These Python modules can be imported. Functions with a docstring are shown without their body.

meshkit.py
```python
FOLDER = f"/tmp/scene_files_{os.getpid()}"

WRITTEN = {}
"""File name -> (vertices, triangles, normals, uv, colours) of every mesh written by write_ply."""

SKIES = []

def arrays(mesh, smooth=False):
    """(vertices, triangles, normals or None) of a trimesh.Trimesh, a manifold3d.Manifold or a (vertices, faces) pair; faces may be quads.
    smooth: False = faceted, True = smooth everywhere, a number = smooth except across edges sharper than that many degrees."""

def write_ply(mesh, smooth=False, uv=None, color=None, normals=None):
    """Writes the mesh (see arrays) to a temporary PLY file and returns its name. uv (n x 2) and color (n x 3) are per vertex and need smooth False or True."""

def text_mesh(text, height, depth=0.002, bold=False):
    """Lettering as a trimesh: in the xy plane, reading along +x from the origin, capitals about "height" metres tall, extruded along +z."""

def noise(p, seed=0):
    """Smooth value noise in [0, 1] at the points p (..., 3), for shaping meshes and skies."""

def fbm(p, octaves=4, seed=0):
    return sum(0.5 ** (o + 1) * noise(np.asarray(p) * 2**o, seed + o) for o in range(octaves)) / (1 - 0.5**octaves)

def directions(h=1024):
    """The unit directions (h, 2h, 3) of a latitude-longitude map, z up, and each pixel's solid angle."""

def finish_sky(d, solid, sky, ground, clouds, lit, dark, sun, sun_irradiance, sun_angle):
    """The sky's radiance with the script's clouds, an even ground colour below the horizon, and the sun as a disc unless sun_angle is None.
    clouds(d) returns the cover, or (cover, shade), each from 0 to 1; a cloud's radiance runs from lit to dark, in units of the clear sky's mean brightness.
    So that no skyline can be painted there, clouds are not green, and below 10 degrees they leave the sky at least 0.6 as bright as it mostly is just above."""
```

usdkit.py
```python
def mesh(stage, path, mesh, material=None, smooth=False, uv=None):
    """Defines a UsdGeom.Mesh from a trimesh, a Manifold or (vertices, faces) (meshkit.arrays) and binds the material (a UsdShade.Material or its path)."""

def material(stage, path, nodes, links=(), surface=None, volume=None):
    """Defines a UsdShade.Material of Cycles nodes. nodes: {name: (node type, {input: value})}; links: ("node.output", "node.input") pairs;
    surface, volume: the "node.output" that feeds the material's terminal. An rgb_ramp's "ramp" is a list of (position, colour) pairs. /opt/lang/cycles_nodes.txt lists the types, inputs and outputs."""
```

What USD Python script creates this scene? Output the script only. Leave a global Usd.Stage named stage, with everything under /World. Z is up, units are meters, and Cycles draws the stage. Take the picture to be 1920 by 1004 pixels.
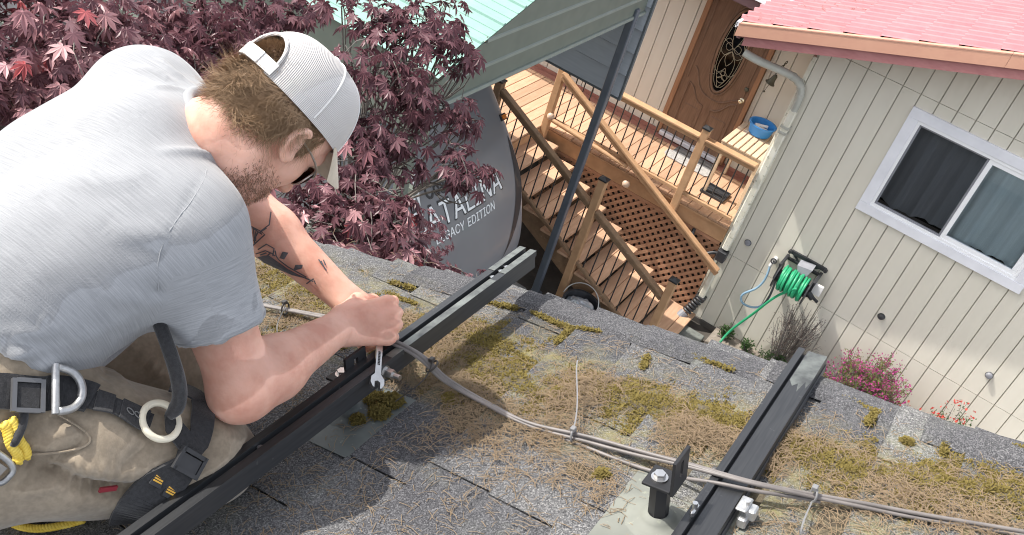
import math, random
import numpy as np, trimesh, usdkit, meshkit
from shapely.geometry import Polygon, box as sbox, LineString
from pxr import Usd, UsdGeom, UsdLux, UsdShade, Gf, Sdf, Vt

stage = Usd.Stage.CreateInMemory()
UsdGeom.SetStageUpAxis(stage, UsdGeom.Tokens.z)
UsdGeom.SetStageMetersPerUnit(stage, 1.0)
WORLD = UsdGeom.Xform.Define(stage, '/World')
stage.SetDefaultPrim(WORLD.GetPrim())
UsdGeom.Scope.Define(stage, '/World/Looks')
H = 7.3                                   # the eye stands this high above the yard
# ------------------------------------------------------------------ camera
cam = UsdGeom.Camera.Define(stage, '/World/camera')
R_ = np.array([[0.8062008713773486, 0.5338222756508857, 0.2550959290332044], [0.5042150785651246, -0.3943513470276618, -0.7682800073183174], [-0.30952755860822634, 0.7480112252609439, -0.587087640259657]])
M4 = np.eye(4); M4[0, :3] = R_[0]; M4[1, :3] = -R_[1]; M4[2, :3] = -R_[2]; M4[3, :3] = (0, 0, H)
cam.AddTransformOp().Set(Gf.Matrix4d(M4.tolist()))
cam.CreateHorizontalApertureAttr(36.0); cam.CreateVerticalApertureAttr(36.0 * 535 / 1024)
cam.CreateFocalLengthAttr(36.0 * 1800.7226 / 1920.0)
cam.CreateClippingRangeAttr(Gf.Vec2f(0.05, 500))
cam.CreateExposureAttr(1.2)
# ------------------------------------------------------------------ sky and sun
SUN = np.array([-0.615, -0.14, 0.776]); SUN /= np.linalg.norm(SUN)
dome = UsdLux.DomeLight.Define(stage, '/World/sky')
skym = usdkit.material(stage, '/World/Looks/sky', {
    's': ('sky_texture', {'sky_type': 'single_scattering', 'sun_disc': False, 'sun_elevation': float(math.asin(SUN[2])), 'sun_rotation': float(math.atan2(SUN[0], SUN[1])), 'aerosol_density': 2.0}),
    'h': ('hsv', {'saturation': 0.42}), 'w': ('mix', {'mix_type': 'multiply', 'fac': 1.0, 'color2': (1.03, 1.0, .95)}),
    'b': ('background_shader', {'strength': 0.15})}, [('s.color', 'h.color'), ('h.color', 'w.color1'), ('w.color', 'b.color')], surface='b.background')
UsdShade.MaterialBindingAPI.Apply(dome.GetPrim()).Bind(skym)
dome.GetPrim().SetCustomDataByKey('kind', 'structure')
sun = UsdLux.DistantLight.Define(stage, '/World/sun')
sun.CreateIntensityAttr(0.73); sun.CreateAngleAttr(0.5); sun.CreateNormalizeAttr(True); sun.CreateColorAttr(Gf.Vec3f(1.0, 0.955, 0.88))
z_ = Gf.Vec3d(*SUN.tolist())
sun.AddTransformOp().Set(Gf.Matrix4d().SetRotate(Gf.Rotation(Gf.Vec3d(0, 0, 1), z_)))
# ------------------------------------------------------------------ names, things, parts
used = {}
def numbered(path):
    n = used.get(path, 0); used[path] = n + 1
    return path if n == 0 else '%s_%03d' % (path, n)
ORIG = {}
def tag(prim, label=None, cat=None, group=None, kind=None):
    for k, v in (('label', label), ('category', cat), ('group', group), ('kind', kind)):
        if v: prim.SetCustomDataByKey(k, v)
def thing(name, label, cat, loc=(0, 0, 0), group=None, kind=None):
    p = numbered('/World/' + name)
    x = UsdGeom.Xform.Define(stage, p); loc = np.asarray(loc, float)
    x.AddTranslateOp().Set(Gf.Vec3d(loc[0], loc[1], loc[2] + H))
    ORIG[p] = loc; tag(x.GetPrim(), label, cat, group, kind)
    return p
def obj(name, mesh, m, parent=None, smooth=False, label=None, cat=None, group=None, kind=None):
    """one Mesh prim; the mesh is given in eye coordinates (z = 0 at the eye)"""
    p = numbered((parent or '/World') + '/' + name)
    o = ORIG[parent] if parent else np.array([0, 0, -H])
    ORIG[p] = o
    v, f, n = meshkit.arrays(mesh, smooth)
    keep = np.unique(f)
    if len(keep) != len(v):
        back = np.zeros(len(v), int); back[keep] = np.arange(len(keep)); v, f, n = v[keep], back[f], None if n is None else n[keep]
    g = usdkit.mesh(stage, p, (v - o, f), MATS[m])
    if n is not None:
        g.CreateNormalsAttr(Vt.Vec3fArray.FromNumpy(n.astype(np.float32))); g.SetNormalsInterpolation('vertex')
    tag(g.GetPrim(), label, cat, group, kind)
    return p
def struct(name, mesh, m, **k): return obj(name, mesh, m, kind='structure', **k)
# ------------------------------------------------------------------ shapes
def cat(ms): return trimesh.util.concatenate([trimesh.Trimesh(*m, process=False) if isinstance(m, tuple) else m for m in ms])
BOXF = np.array([[0,2,3],[0,3,1],[4,5,7],[4,7,6],[0,1,5],[0,5,4],[2,6,7],[2,7,3],[0,4,6],[0,6,2],[1,3,7],[1,7,5]])
def bx(x0, x1, y0, y1, z0, z1):
    v = np.array([[x, y, z] for z in (z0, z1) for y in (y0, y1) for x in (x0, x1)], float)
    return trimesh.Trimesh(v, BOXF, process=False)
def obx(c, ax, ay, az, hx, hy, hz):
    c = np.asarray(c, float)
    v = np.array([c + sx * hx * ax + sy * hy * ay + sz * hz * az for sz in (-1, 1) for sy in (-1, 1) for sx in (-1, 1)])
    m = trimesh.Trimesh(v, BOXF, process=False)
    if np.dot(np.cross(ax, ay), az) < 0: m.invert()
    return m
def hullpts(p): return trimesh.convex.convex_hull(np.asarray(p, float))
def cbx(x0, x1, y0, y1, z0, z1, c=0.004):
    p = []
    for x, sx in ((x0, 1), (x1, -1)):
        for y, sy in ((y0, 1), (y1, -1)):
            for z, sz in ((z0, 1), (z1, -1)):
                p += [(x + sx * c, y + sy * c, z), (x + sx * c, y, z + sz * c), (x, y + sy * c, z + sz * c)]
    return hullpts(p)
def unit(v): v = np.asarray(v, float); return v / np.linalg.norm(v)
def frame(d, up=(0, 0, 1)):
    d = unit(d); s = np.cross(d, up)
    if np.linalg.norm(s) < 1e-6: s = np.cross(d, (1, 0, 0))
    s = unit(s); return d, s, np.cross(s, d)
def bar(p, q, w, h, c=0.003, up=(0, 0, 1)):
    """a board from p to q, w wide across, h high along up"""
    p, q = np.asarray(p, float), np.asarray(q, float)
    d, s, u = frame(q - p, up); L = np.linalg.norm(q - p)
    b = cbx(0, L, -w / 2, w / 2, -h / 2, h / 2, c); v = b.vertices
    return trimesh.Trimesh(p + np.outer(v[:, 0], d) - np.outer(v[:, 1], s) + np.outer(v[:, 2], u), b.faces, process=False)
def cyl(p, q, r, n=10, r2=None):
    p, q = np.asarray(p, float), np.asarray(q, float); d, s, u = frame(q - p); r2 = r if r2 is None else r2
    t = np.arange(n) * 2 * np.pi / n; ring = np.outer(np.cos(t), s) + np.outer(np.sin(t), u)
    v = np.vstack([p + r * ring, q + r2 * ring, [p], [q]]); f = []
    for i in range(n):
        j = (i + 1) % n
        f += [(i, n + i, n + j), (i, n + j, j), (2 * n, i, j), (2 * n + 1, n + j, n + i)]
    m = trimesh.Trimesh(v, f, process=False)
    if m.volume < 0: m.invert()
    return m
def spline(pts, n):
    from scipy.interpolate import CubicSpline
    pts = np.asarray(pts, float); t = np.r_[0, np.cumsum(np.linalg.norm(np.diff(pts, axis=0), axis=1))]
    return CubicSpline(t, pts)(np.linspace(0, t[-1], n))
def tube(pts, r, n=8, cap=True):
    pts = np.asarray(pts, float); k = len(pts); r = np.broadcast_to(r, (k,))
    T = np.gradient(pts, axis=0); T /= np.linalg.norm(T, axis=1)[:, None]
    s = np.cross(T[0], (0, 0, 1.)); s = np.cross(T[0], (1., 0, 0)) if np.linalg.norm(s) < .1 else s
    a = np.arange(n) * 2 * np.pi / n; V = []
    for i in range(k):
        s = unit(s - T[i] * np.dot(s, T[i])); u = np.cross(T[i], s)
        V.append(pts[i] + r[i] * (np.outer(np.cos(a), s) + np.outer(np.sin(a), u)))
    V = np.vstack(V + [[pts[0]], [pts[-1]]]); F = []
    for i in range(k - 1):
        for j in range(n):
            l = (j + 1) % n; A, B, C, D = i * n + j, i * n + l, (i + 1) * n + l, (i + 1) * n + j
            F += [(A, B, C), (A, C, D)]
    if cap:
        for j in range(n):
            l = (j + 1) % n; F += [(k * n, l, j), (k * n + 1, (k - 1) * n + j, (k - 1) * n + l)]
    return trimesh.Trimesh(V, F, process=False)
def strip(pts, nrm, w, th):
    """a flat band (webbing) along pts, w wide across, with the given normals"""
    pts, nrm = np.asarray(pts, float), np.asarray(nrm, float)
    if nrm.ndim == 1: nrm = np.broadcast_to(nrm, pts.shape)
    T = np.gradient(pts, axis=0); V = []; k = len(pts); w = np.broadcast_to(w, (k,))
    for i in range(k):
        s = unit(np.cross(T[i], nrm[i])); n = unit(np.cross(s, T[i]))
        V += [pts[i] - s * w[i] / 2, pts[i] + s * w[i] / 2, pts[i] + s * w[i] / 2 + n * th, pts[i] - s * w[i] / 2 + n * th]
    F = []
    for i in range(k - 1):
        for j in range(4):
            l = (j + 1) % 4; A, B, C, D = 4 * i + j, 4 * i + l, 4 * i + 4 + l, 4 * i + 4 + j
            F += [(A, C, B), (A, D, C)]
    F += [(0, 1, 2), (0, 2, 3), (4 * k - 4, 4 * k - 2, 4 * k - 3), (4 * k - 4, 4 * k - 1, 4 * k - 2)]
    m = trimesh.Trimesh(np.array(V), F, process=False)
    if m.volume < 0: m.invert()
    return m
def ribbon(pts, r, n=10): return tube(pts, r, n)
def torus(c, ax, R, r, n=40, k=10, sx=1.0, u0=None):
    d, s, u = frame(ax) if u0 is None else (unit(ax), unit(u0), np.cross(unit(ax), unit(u0)))
    t = np.linspace(0, 2 * np.pi, n, endpoint=False); V = []
    for a in t:
        o = R * (sx * np.cos(a) * s + np.sin(a) * u); rd = unit(np.cos(a) * s + sx * np.sin(a) * u)
        for b in np.arange(k) * 2 * np.pi / k: V.append(np.asarray(c) + o + r * (np.cos(b) * rd + np.sin(b) * d))
    F = []
    for i in range(n):
        for j in range(k):
            a, b, c2, d2 = i * k + j, i * k + (j + 1) % k, ((i + 1) % n) * k + (j + 1) % k, ((i + 1) % n) * k + j
            F += [(a, b, c2), (a, c2, d2)]
    m = trimesh.Trimesh(np.array(V), F, process=False)
    if m.volume < 0: m.invert()
    return m
def prism(poly, O, ax, ay, az, h):
    """shapely polygon in the (ax, ay) plane at O, thickened h along az"""
    m = trimesh.creation.extrude_polygon(poly, h, engine='earcut'); v = m.vertices
    r = trimesh.Trimesh(np.asarray(O) + np.outer(v[:, 0], ax) + np.outer(v[:, 1], ay) + np.outer(v[:, 2], az), m.faces, process=False)
    if r.volume < 0: r.invert()
    return r
def lathe(prof, c, ax, n=24):
    prof = np.asarray(prof, float); d, s, u = frame(ax); V = []; k = len(prof)
    for t in np.arange(n) * 2 * np.pi / n:
        V += [np.asarray(c) + d * z + r * (np.cos(t) * s + np.sin(t) * u) for r, z in prof]
    F = []
    for i in range(n):
        for j in range(k - 1):
            a, b, e, g = i * k + j, i * k + j + 1, ((i + 1) % n) * k + j + 1, ((i + 1) % n) * k + j
            F += [(a, b, e), (a, e, g)]
    m = trimesh.Trimesh(np.array(V), F, process=False)
    return m
def flip(m): m = m.copy(); m.invert(); return m
X1, Y1, Z1 = np.eye(3)
# ------------------------------------------------------------------ materials
MATS = {}
def mat(name, c, rough=0.6, c2=None, scale=6.0, detail=4.0, stretch=(1, 1, 1), metal=0.0, bump=0.0, bscale=None, lo=0.35, hi=0.65, spots=None, coat=0.0, spec=0.5, sheen=0.0, sss=0.0, rot=(0, 0, 0), bdist=0.01, vary=0.0, coord='position'):
    c2 = c if c2 is None else c2
    nd = {'g': ('geometry', {}), 'm': ('mapping', {'scale': stretch, 'rotation': rot}), 'n': ('noise_texture', {'scale': scale, 'detail': detail, 'roughness': 0.6}),
          'r': ('rgb_ramp', {'ramp': [(0.0, c), (lo, c), (hi, c2), (1.0, c2)]}),
          'p': ('principled_bsdf', {'roughness': rough, 'metallic': metal, 'coat_weight': coat, 'specular_ior_level': spec, 'sheen_weight': sheen, 'subsurface_weight': sss})}
    ln = [('g.position', 'm.vector'), ('m.vector', 'n.vector'), ('n.fac', 'r.fac')]
    col = 'r.color'
    if spots:
        sc, sl, scol = spots[:3]
        nd['v'] = ('noise_texture', {'scale': sc, 'detail': 3.0, 'roughness': 0.65}); nd['vr'] = ('rgb_ramp', {'ramp': [(0, (0, 0, 0)), (sl, (0, 0, 0)), (min(sl + 0.08, 1), (1, 1, 1)), (1, (1, 1, 1))]})
        nd['mx'] = ('mix', {'color2': scol}); ln += [('g.position', 'v.vector'), ('v.fac', 'vr.fac'), ('vr.color', 'mx.fac'), (col, 'mx.color1')]; col = 'mx.color'
    if vary:
        nd['oi'] = ('object_info', {}); nd['mr'] = ('map_range', {'from_min': 0.0, 'from_max': 1.0, 'to_min': 1 - vary, 'to_max': 1 + vary})
        nd['hv'] = ('hsv', {}); ln += [('oi.random', 'mr.value'), ('mr.result', 'hv.value'), (col, 'hv.color')]; col = 'hv.color'
    ln.append((col, 'p.base_color'))
    if bump:
        nd['bn'] = ('noise_texture', {'scale': bscale or scale, 'detail': 3.0, 'roughness': 0.6}); nd['b'] = ('bump', {'strength': bump, 'distance': bdist})
        ln += [('m.vector', 'bn.vector'), ('bn.fac', 'b.height'), ('b.normal', 'p.normal')]
    MATS[name] = usdkit.material(stage, '/World/Looks/' + name, nd, ln, surface='p.BSDF')
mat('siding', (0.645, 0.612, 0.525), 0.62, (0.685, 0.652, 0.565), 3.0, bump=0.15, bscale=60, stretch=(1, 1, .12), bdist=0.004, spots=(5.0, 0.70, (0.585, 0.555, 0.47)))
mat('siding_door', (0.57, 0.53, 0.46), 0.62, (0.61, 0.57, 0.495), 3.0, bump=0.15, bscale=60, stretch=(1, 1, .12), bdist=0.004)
mat('groove', (0.44, 0.415, 0.36), 0.8)
mat('trim_white', (0.80, 0.81, 0.86), 0.45, (0.72, 0.73, 0.78), 4)
mat('vinyl', (0.86, 0.87, 0.89), 0.35)
mat('cream', (0.62, 0.60, 0.50), 0.5, (0.70, 0.68, 0.60), 9, spots=(14, .60, (0.30, 0.29, 0.22)))
mat('downspout', (0.40, 0.40, 0.36), 0.45, (0.34, 0.34, 0.30), 9)
mat('door_wood', (0.185, 0.106, 0.066), 0.45, (0.125, 0.068, 0.041), 14, stretch=(6, 1, .35), bump=0.2, bscale=20, bdist=0.003, coat=0.15)
mat('casing_wood', (0.25, 0.125, 0.066), 0.5, (0.31, 0.16, 0.085), 9, stretch=(5, 5, .4))
mat('deck_wood', (0.47, 0.285, 0.178), 0.7, (0.54, 0.345, 0.225), 7, stretch=(4, .5, 4), bump=0.3, bscale=40, bdist=0.003, vary=0.20, spots=(38, .66, (0.36, .25, .18)))
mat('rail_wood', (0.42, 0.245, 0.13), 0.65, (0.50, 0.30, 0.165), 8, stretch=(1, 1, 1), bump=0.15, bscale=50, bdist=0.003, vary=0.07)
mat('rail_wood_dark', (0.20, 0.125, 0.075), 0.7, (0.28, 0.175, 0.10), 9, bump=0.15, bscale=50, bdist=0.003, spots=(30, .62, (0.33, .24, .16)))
mat('lattice_wood', (0.40, 0.205, 0.12), 0.7, (0.47, 0.26, 0.155), 12, vary=0.08)
mat('red_board', (0.33, 0.15, 0.11), 0.7, (0.27, 0.11, 0.085), 8, stretch=(.6, 3, 3))
mat('black_metal', (0.025, 0.026, 0.028), 0.42, metal=0.3)
mat('baluster', (0.06, 0.06, 0.06), 0.35, metal=0.6)
mat('tile_red', (0.42, 0.165, 0.185), 0.55, (0.46, 0.195, 0.21), 5, spec=0.25, vary=0.05, spots=(26, .70, (0.36, .14, .15)))
mat('tile_dirty', (0.40, 0.165, 0.18), 0.6, (0.44, 0.20, 0.21), 6, spec=.2, stretch=(.5, 4, 4), vary=0.06, spots=(18, .60, (0.22, .095, .09)))
mat('rake_trim', (0.50, 0.265, 0.19), 0.45, (0.53, 0.29, 0.205), 4)
mat('rake_board', (0.36, 0.145, 0.145), 0.7, (0.42, 0.185, 0.18), 7, stretch=(1, 1, 3), bump=0.3, bscale=25, bdist=0.004, spots=(34, .72, (0.5, .32, .32)))
mat('purple_fascia', (0.14, 0.075, 0.08), 0.7)
mat('green_roof', (0.20, 0.345, 0.295), 0.55, (0.235, 0.39, 0.335), 4, spec=0.2, spots=(40, .74, (0.16, .26, .22)))
mat('green_panel', (0.108, 0.128, 0.108), 0.5, (0.128, 0.148, 0.125), 5)
mat('green_trim', (0.19, 0.22, 0.195), 0.5, (0.22, 0.25, 0.225), 8)
mat('grey_siding', (0.36, 0.395, 0.445), 0.6, (0.40, 0.435, 0.485), 6, stretch=(.5, 1, 8), bump=0.3, bscale=14, bdist=0.004, vary=.04)
mat('grey_trim', (0.10, 0.115, 0.125), 0.5)
mat('post_paint', (0.075, 0.088, 0.11), 0.42, (0.095, 0.11, 0.13), 5)
mat('trailer_grey', (0.17, 0.172, 0.185), 0.30, (0.18, 0.182, 0.195), 2, coat=0.25)
mat('trailer_black', (0.02, 0.021, 0.024), 0.3, coat=0.3)
mat('trailer_letter', (0.84, 0.86, 0.88), 0.35)
mat('trailer_edge', (0.03, 0.03, 0.035), 0.4)
mat('amber', (0.55, 0.16, 0.02), 0.3, coat=0.5)
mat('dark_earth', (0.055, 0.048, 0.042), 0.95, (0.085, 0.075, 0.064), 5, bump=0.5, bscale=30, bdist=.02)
mat('dirt', (0.30, 0.26, 0.22), 0.95, (0.20, 0.17, 0.14), 14, bump=0.8, bscale=40, bdist=.02)
mat('slab', (0.17, 0.18, 0.165), 0.9, (0.11, 0.12, 0.11), 18, bump=0.3, bscale=60, bdist=.01, spots=(80, .68, (.35, .35, .33)))
mat('concrete', (0.20, 0.195, 0.185), 0.9, (0.26, 0.25, 0.24), 9, bump=0.3, bscale=60, bdist=.01)
mat('timber', (0.07, 0.062, 0.055), 0.85, (0.10, 0.09, 0.08), 9, stretch=(.5, 4, 4))
mat('hose_green', (0.02, 0.27, 0.12), 0.38, (0.03, 0.33, 0.16), 6)
mat('hose_blue', (0.20, 0.33, 0.45), 0.4, (0.26, 0.40, 0.52), 7)
mat('hose_dark', (0.05, 0.06, 0.065), 0.45)
mat('plastic_black', (0.022, 0.023, 0.026), 0.42, (0.035, 0.036, 0.04), 20)
mat('plastic_grey', (0.20, 0.205, 0.23), 0.45, (0.23, 0.235, 0.26), 10)
mat('plastic_white', (0.72, 0.71, 0.70), 0.4)
mat('blue_plastic', (0.03, 0.20, 0.52), 0.38, (0.04, 0.23, 0.57), 8)
mat('bench_wood', (0.56, 0.42, 0.29), 0.6, (0.62, 0.48, 0.34), 9, stretch=(4, .5, 4), vary=.06)
mat('mat_dark', (0.12, 0.12, 0.125), 0.95, (0.2, 0.2, 0.2), 60, bump=.4, bscale=200)
mat('mat_light', (0.46, 0.45, 0.43), 0.95, (0.30, 0.29, 0.28), 45, bump=.4, bscale=200)
mat('bronze', (0.10, 0.095, 0.07), 0.5, metal=0.6)
mat('knob_metal', (0.75, 0.66, 0.48), 0.25, metal=1.0)
mat('lead', (0.42, 0.39, 0.30), 0.35, metal=0.8)
mat('threshold', (0.62, 0.63, 0.68), 0.4, metal=.3)
mat('globe', (0.55, 0.40, 0.30), 0.35)
mat('curtain', (0.74, 0.77, 0.77), 0.8, (0.82, 0.85, 0.85), 9, stretch=(8, 1, .4))
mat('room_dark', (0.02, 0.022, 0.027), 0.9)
mat('wire_metal', (0.5, 0.5, 0.48), .4, metal=.8)
def pane(name, c, gl=0.08, ior=1.5):
    MATS[name] = usdkit.material(stage, '/World/Looks/' + name, {'t': ('transparent_bsdf', {'color': c}), 'g': ('glossy_bsdf', {'roughness': gl, 'color': (0.9, 0.95, 1)}), 'f': ('fresnel', {'IOR': ior}), 'x': ('mix_closure', {})},
        [('f.fac', 'x.fac'), ('t.BSDF', 'x.closure1'), ('g.BSDF', 'x.closure2')], surface='x.closure')
pane('glass', (0.80, 0.84, 0.86), 0.02); pane('glass_screen', (0.55, 0.555, 0.57), 0.12, 1.2); pane('glass_door', (0.06, 0.06, 0.055), 0.1); pane('lens', (0.10, 0.095, 0.09), 0.03)
# =================================================================== the yard
GZ = -7.3
struct('ground', bx(-60, 60, -60, 60, GZ - .3, GZ), 'dark_earth')
struct('dirt_bed', bx(-1.32, 6, 9.2, 10.44, GZ - .1, -7.2), 'dirt')
struct('concrete_pad', cbx(-2.3, -1.36, 9.1, 10.1, GZ - .05, -7.21, .01), 'slab')
struct('concrete_slab', cat([cbx(-3.9, -3.42, 8.2, 8.95, GZ - .05, -7.17, .015), cbx(-4.6, -3.95, 8.0, 8.9, GZ - .05, -7.19, .015)]), 'concrete')
# =================================================================== the beige house
D = 10.4; DW = 11.72; XC = -1.72; SL = 0.34
def rake_z(x): return -3.371 + SL * (x + 2.507)          # top of the roof along the gable
house = thing('beige_house', 'beige board-sided house with a red tiled roof, brown front door and white window', 'house', (0, 11, GZ))
wall_top = lambda x: rake_z(x) - 0.16
hole_w = sbox(-.45, -4.70, 1.20, -3.64)
obj('wall', cat([prism(sbox(XC + .01, GZ - .1, 6, -3.3).difference(hole_w), (0, D + .2, 0), X1, Z1, -Y1, .178), bx(XC + .02, XC + .2, D + .2, DW, GZ - .1, -3.6), bx(-8, XC, DW + .022, DW + .2, GZ - .1, -3.3),
    prism(Polygon([(XC + .01, -3.31), (6, -3.31), (6, wall_top(6)), (XC + .01, wall_top(XC))]), (0, D + .2, 0), X1, Z1, -Y1, .178)]), 'groove', house)
g0, gs = -1.5585, 0.1985
xs = [XC + .035] + [g0 + gs * k for k in range(0, 24)]
rnd = random.Random(5)
WINX = (-.56, 1.315); WINZ = (-4.81, -3.535)
def board(x0, x1, zlo, zhi, y=D, m='siding', th=.02):
    gap = .0058
    pl = Polygon([(x0 + gap, zlo(x0)), (x1 - gap, zlo(x1)), (x1 - gap, zhi(x1)), (x0 + gap, zhi(x0))])
    if y == D:
        pl = pl.difference(sbox(WINX[0], WINZ[0], WINX[1], WINZ[1]))
    for q in getattr(pl, 'geoms', [pl]):
        if q.area > 1e-4: obj('siding_board', prism(q, (0, y + .002, 0), X1, Z1, Y1, th), m, house)
for a, b in zip(xs[:-1], xs[1:]):
    board(a, b, lambda x: GZ + .08, lambda x: -6.172)
    if wall_top(a) > -3.385:
        board(a, b, lambda x: -6.166, lambda x: -3.381)
        board(a, b, lambda x: -3.375, lambda x: wall_top(x) + .01)
    else: board(a, b, lambda x: -6.166, lambda x: min(wall_top(x), -3.381))
dx = [DW and -7.9 + .1985 * k for k in range(32)]
for a, b in zip(dx[:-1], dx[1:]):
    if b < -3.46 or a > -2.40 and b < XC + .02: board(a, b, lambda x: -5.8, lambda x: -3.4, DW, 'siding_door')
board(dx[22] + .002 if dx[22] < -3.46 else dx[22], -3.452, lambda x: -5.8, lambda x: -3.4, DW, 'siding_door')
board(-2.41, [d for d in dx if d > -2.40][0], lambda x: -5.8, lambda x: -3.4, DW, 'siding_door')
obj('corner_board', cat([cbx(XC - .02, XC + .03, D - .012, D + .06, GZ + .05, -3.5, .004), bx(XC - .012, XC + .018, D + .06, DW, -5.8, -3.5)]), 'cream', house)
obj('base_board', cbx(XC + .04, 6, D - .02, D + .001, GZ, -7.22, .004), 'timber', house)
# window
win = obj('window', cat([cbx(WINX[0] - .01, WINX[1] + .01, D - .028, D + .02, z0, z1, .004) for z0, z1 in ((-4.83, -4.715), (-3.63, -3.515))] +
    [cbx(x0, x1, D - .026, D + .02, -4.715, -3.63, .004) for x0, x1 in ((-.57, -.455), (1.21, 1.325))]), 'trim_white', house)
def ring(x0, x1, z0, z1, w, y0, y1): return cat([cbx(x0, x1, y0, y1, z0, z0 + w, .003), cbx(x0, x1, y0, y1, z1 - w, z1, .003), cbx(x0, x0 + w, y0, y1, z0 + w, z1 - w, .003), cbx(x1 - w, x1, y0, y1, z0 + w, z1 - w, .003)])
obj('frame', ring(-.455, 1.21, -4.715, -3.63, .035, D - .016, D + .05), 'vinyl', win)
obj('sash', ring(.345, 1.176, -4.681, -3.664, .05, D - .004, D + .04), 'vinyl', win)
obj('screen_frame', ring(-.42, .345, -4.681, -3.664, .022, D + .002, D + .03), 'plastic_grey', win)
obj('pane', bx(.39, 1.13, D + .018, D + .022, -4.635, -3.71), 'glass', win)
obj('pane', bx(-.40, .345, D + .024, D + .027, -4.665, -3.68), 'glass_screen', win)
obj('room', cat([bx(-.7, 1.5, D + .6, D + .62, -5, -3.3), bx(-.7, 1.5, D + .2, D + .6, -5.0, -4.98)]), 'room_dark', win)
def drape(x0, x1, y, z0, z1, n, amp):
    v = []; N = 60
    for i in range(N + 1):
        x = x0 + (x1 - x0) * i / N
        for j in range(9):
            z = z0 + (z1 - z0) * j / 8
            v.append((x, y + amp * (math.sin(n * (x - x0) + .7 * math.sin(3 * x)) + .4 * math.sin(2.3 * n * x)) * (1 - .3 * j / 8), z + (.025 * math.sin(9 * x) if j == 0 else 0)))
    f = []
    for i in range(N):
        for j in range(8):
            a = i * 9 + j; f += [(a, a + 9, a + 10), (a, a + 10, a + 1)]
    return trimesh.Trimesh(v, f, process=False)
obj('curtain', drape(-.45, .42, D + .13, -4.665, -3.5, 26, .03), 'curtain', win, smooth=True)
obj('curtain', drape(.36, 1.25, D + .11, -4.665, -3.5, 22, .035), 'curtain', win, smooth=True)
# roof of the gable wing: pressed tiles laid one by one
RN = unit((-SL, 0, 1)); RA = unit((1, 0, SL))
def roofpt(x, y, up=0.0): return np.array([x, y, rake_z(x)]) + RN * up
obj('roof', cat([prism(Polygon([(-2.50, -.13), (5.5, 8 * SL - .13), (5.5, 8 * SL - .035), (-2.50, -.035)]), (0, 9.96, -3.371), X1, Z1, Y1, 7.0),
    prism(Polygon([(11.08, -3.47), (17, -3.47 + 6 * SL), (17, -3.41 + 6 * SL), (11.08, -3.40)]), (-8, 0, 0), Y1, Z1, X1, 7.2)]), 'rake_board', house)
TL, TP = .345, .19
def tile(i, j):
    x0 = -2.52 + TL * i; y0 = 9.965 + TP * j; prof = [(0, .001), (.28, .003), (.40, .040), (.5, .048), (.60, .040), (.72, .003), (1.0, .001)]
    v = []
    for s, up in ((-.012, .024), (TL - .004, .003)):
        for t, h in prof: v.append(roofpt(x0 + s, y0 + t * TP, h + up))
    for t, h in prof: v.append(roofpt(x0 - .012, y0 + t * TP, h + .024 - .030))
    f = []
    for k in range(6): f += [(k, k + 7, k + 8), (k, k + 8, k + 1), (14 + k, k, k + 1), (14 + k, k + 1, 15 + k)]
    m = trimesh.Trimesh(v, f, process=False); m.invert(); return m
for i in range(11):
    for j in range(20):
        x, y = -2.52 + TL * (i + .5), 9.965 + TP * (j + .5)
        if y < 11.05 + (x + 2.5) + .1 and not (i > 8 and j > 16):
            obj('roof_tile', tile(i, j), 'tile_dirty' if rnd.random() < .75 - .25 * i else 'tile_red', house, smooth=35)
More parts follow.
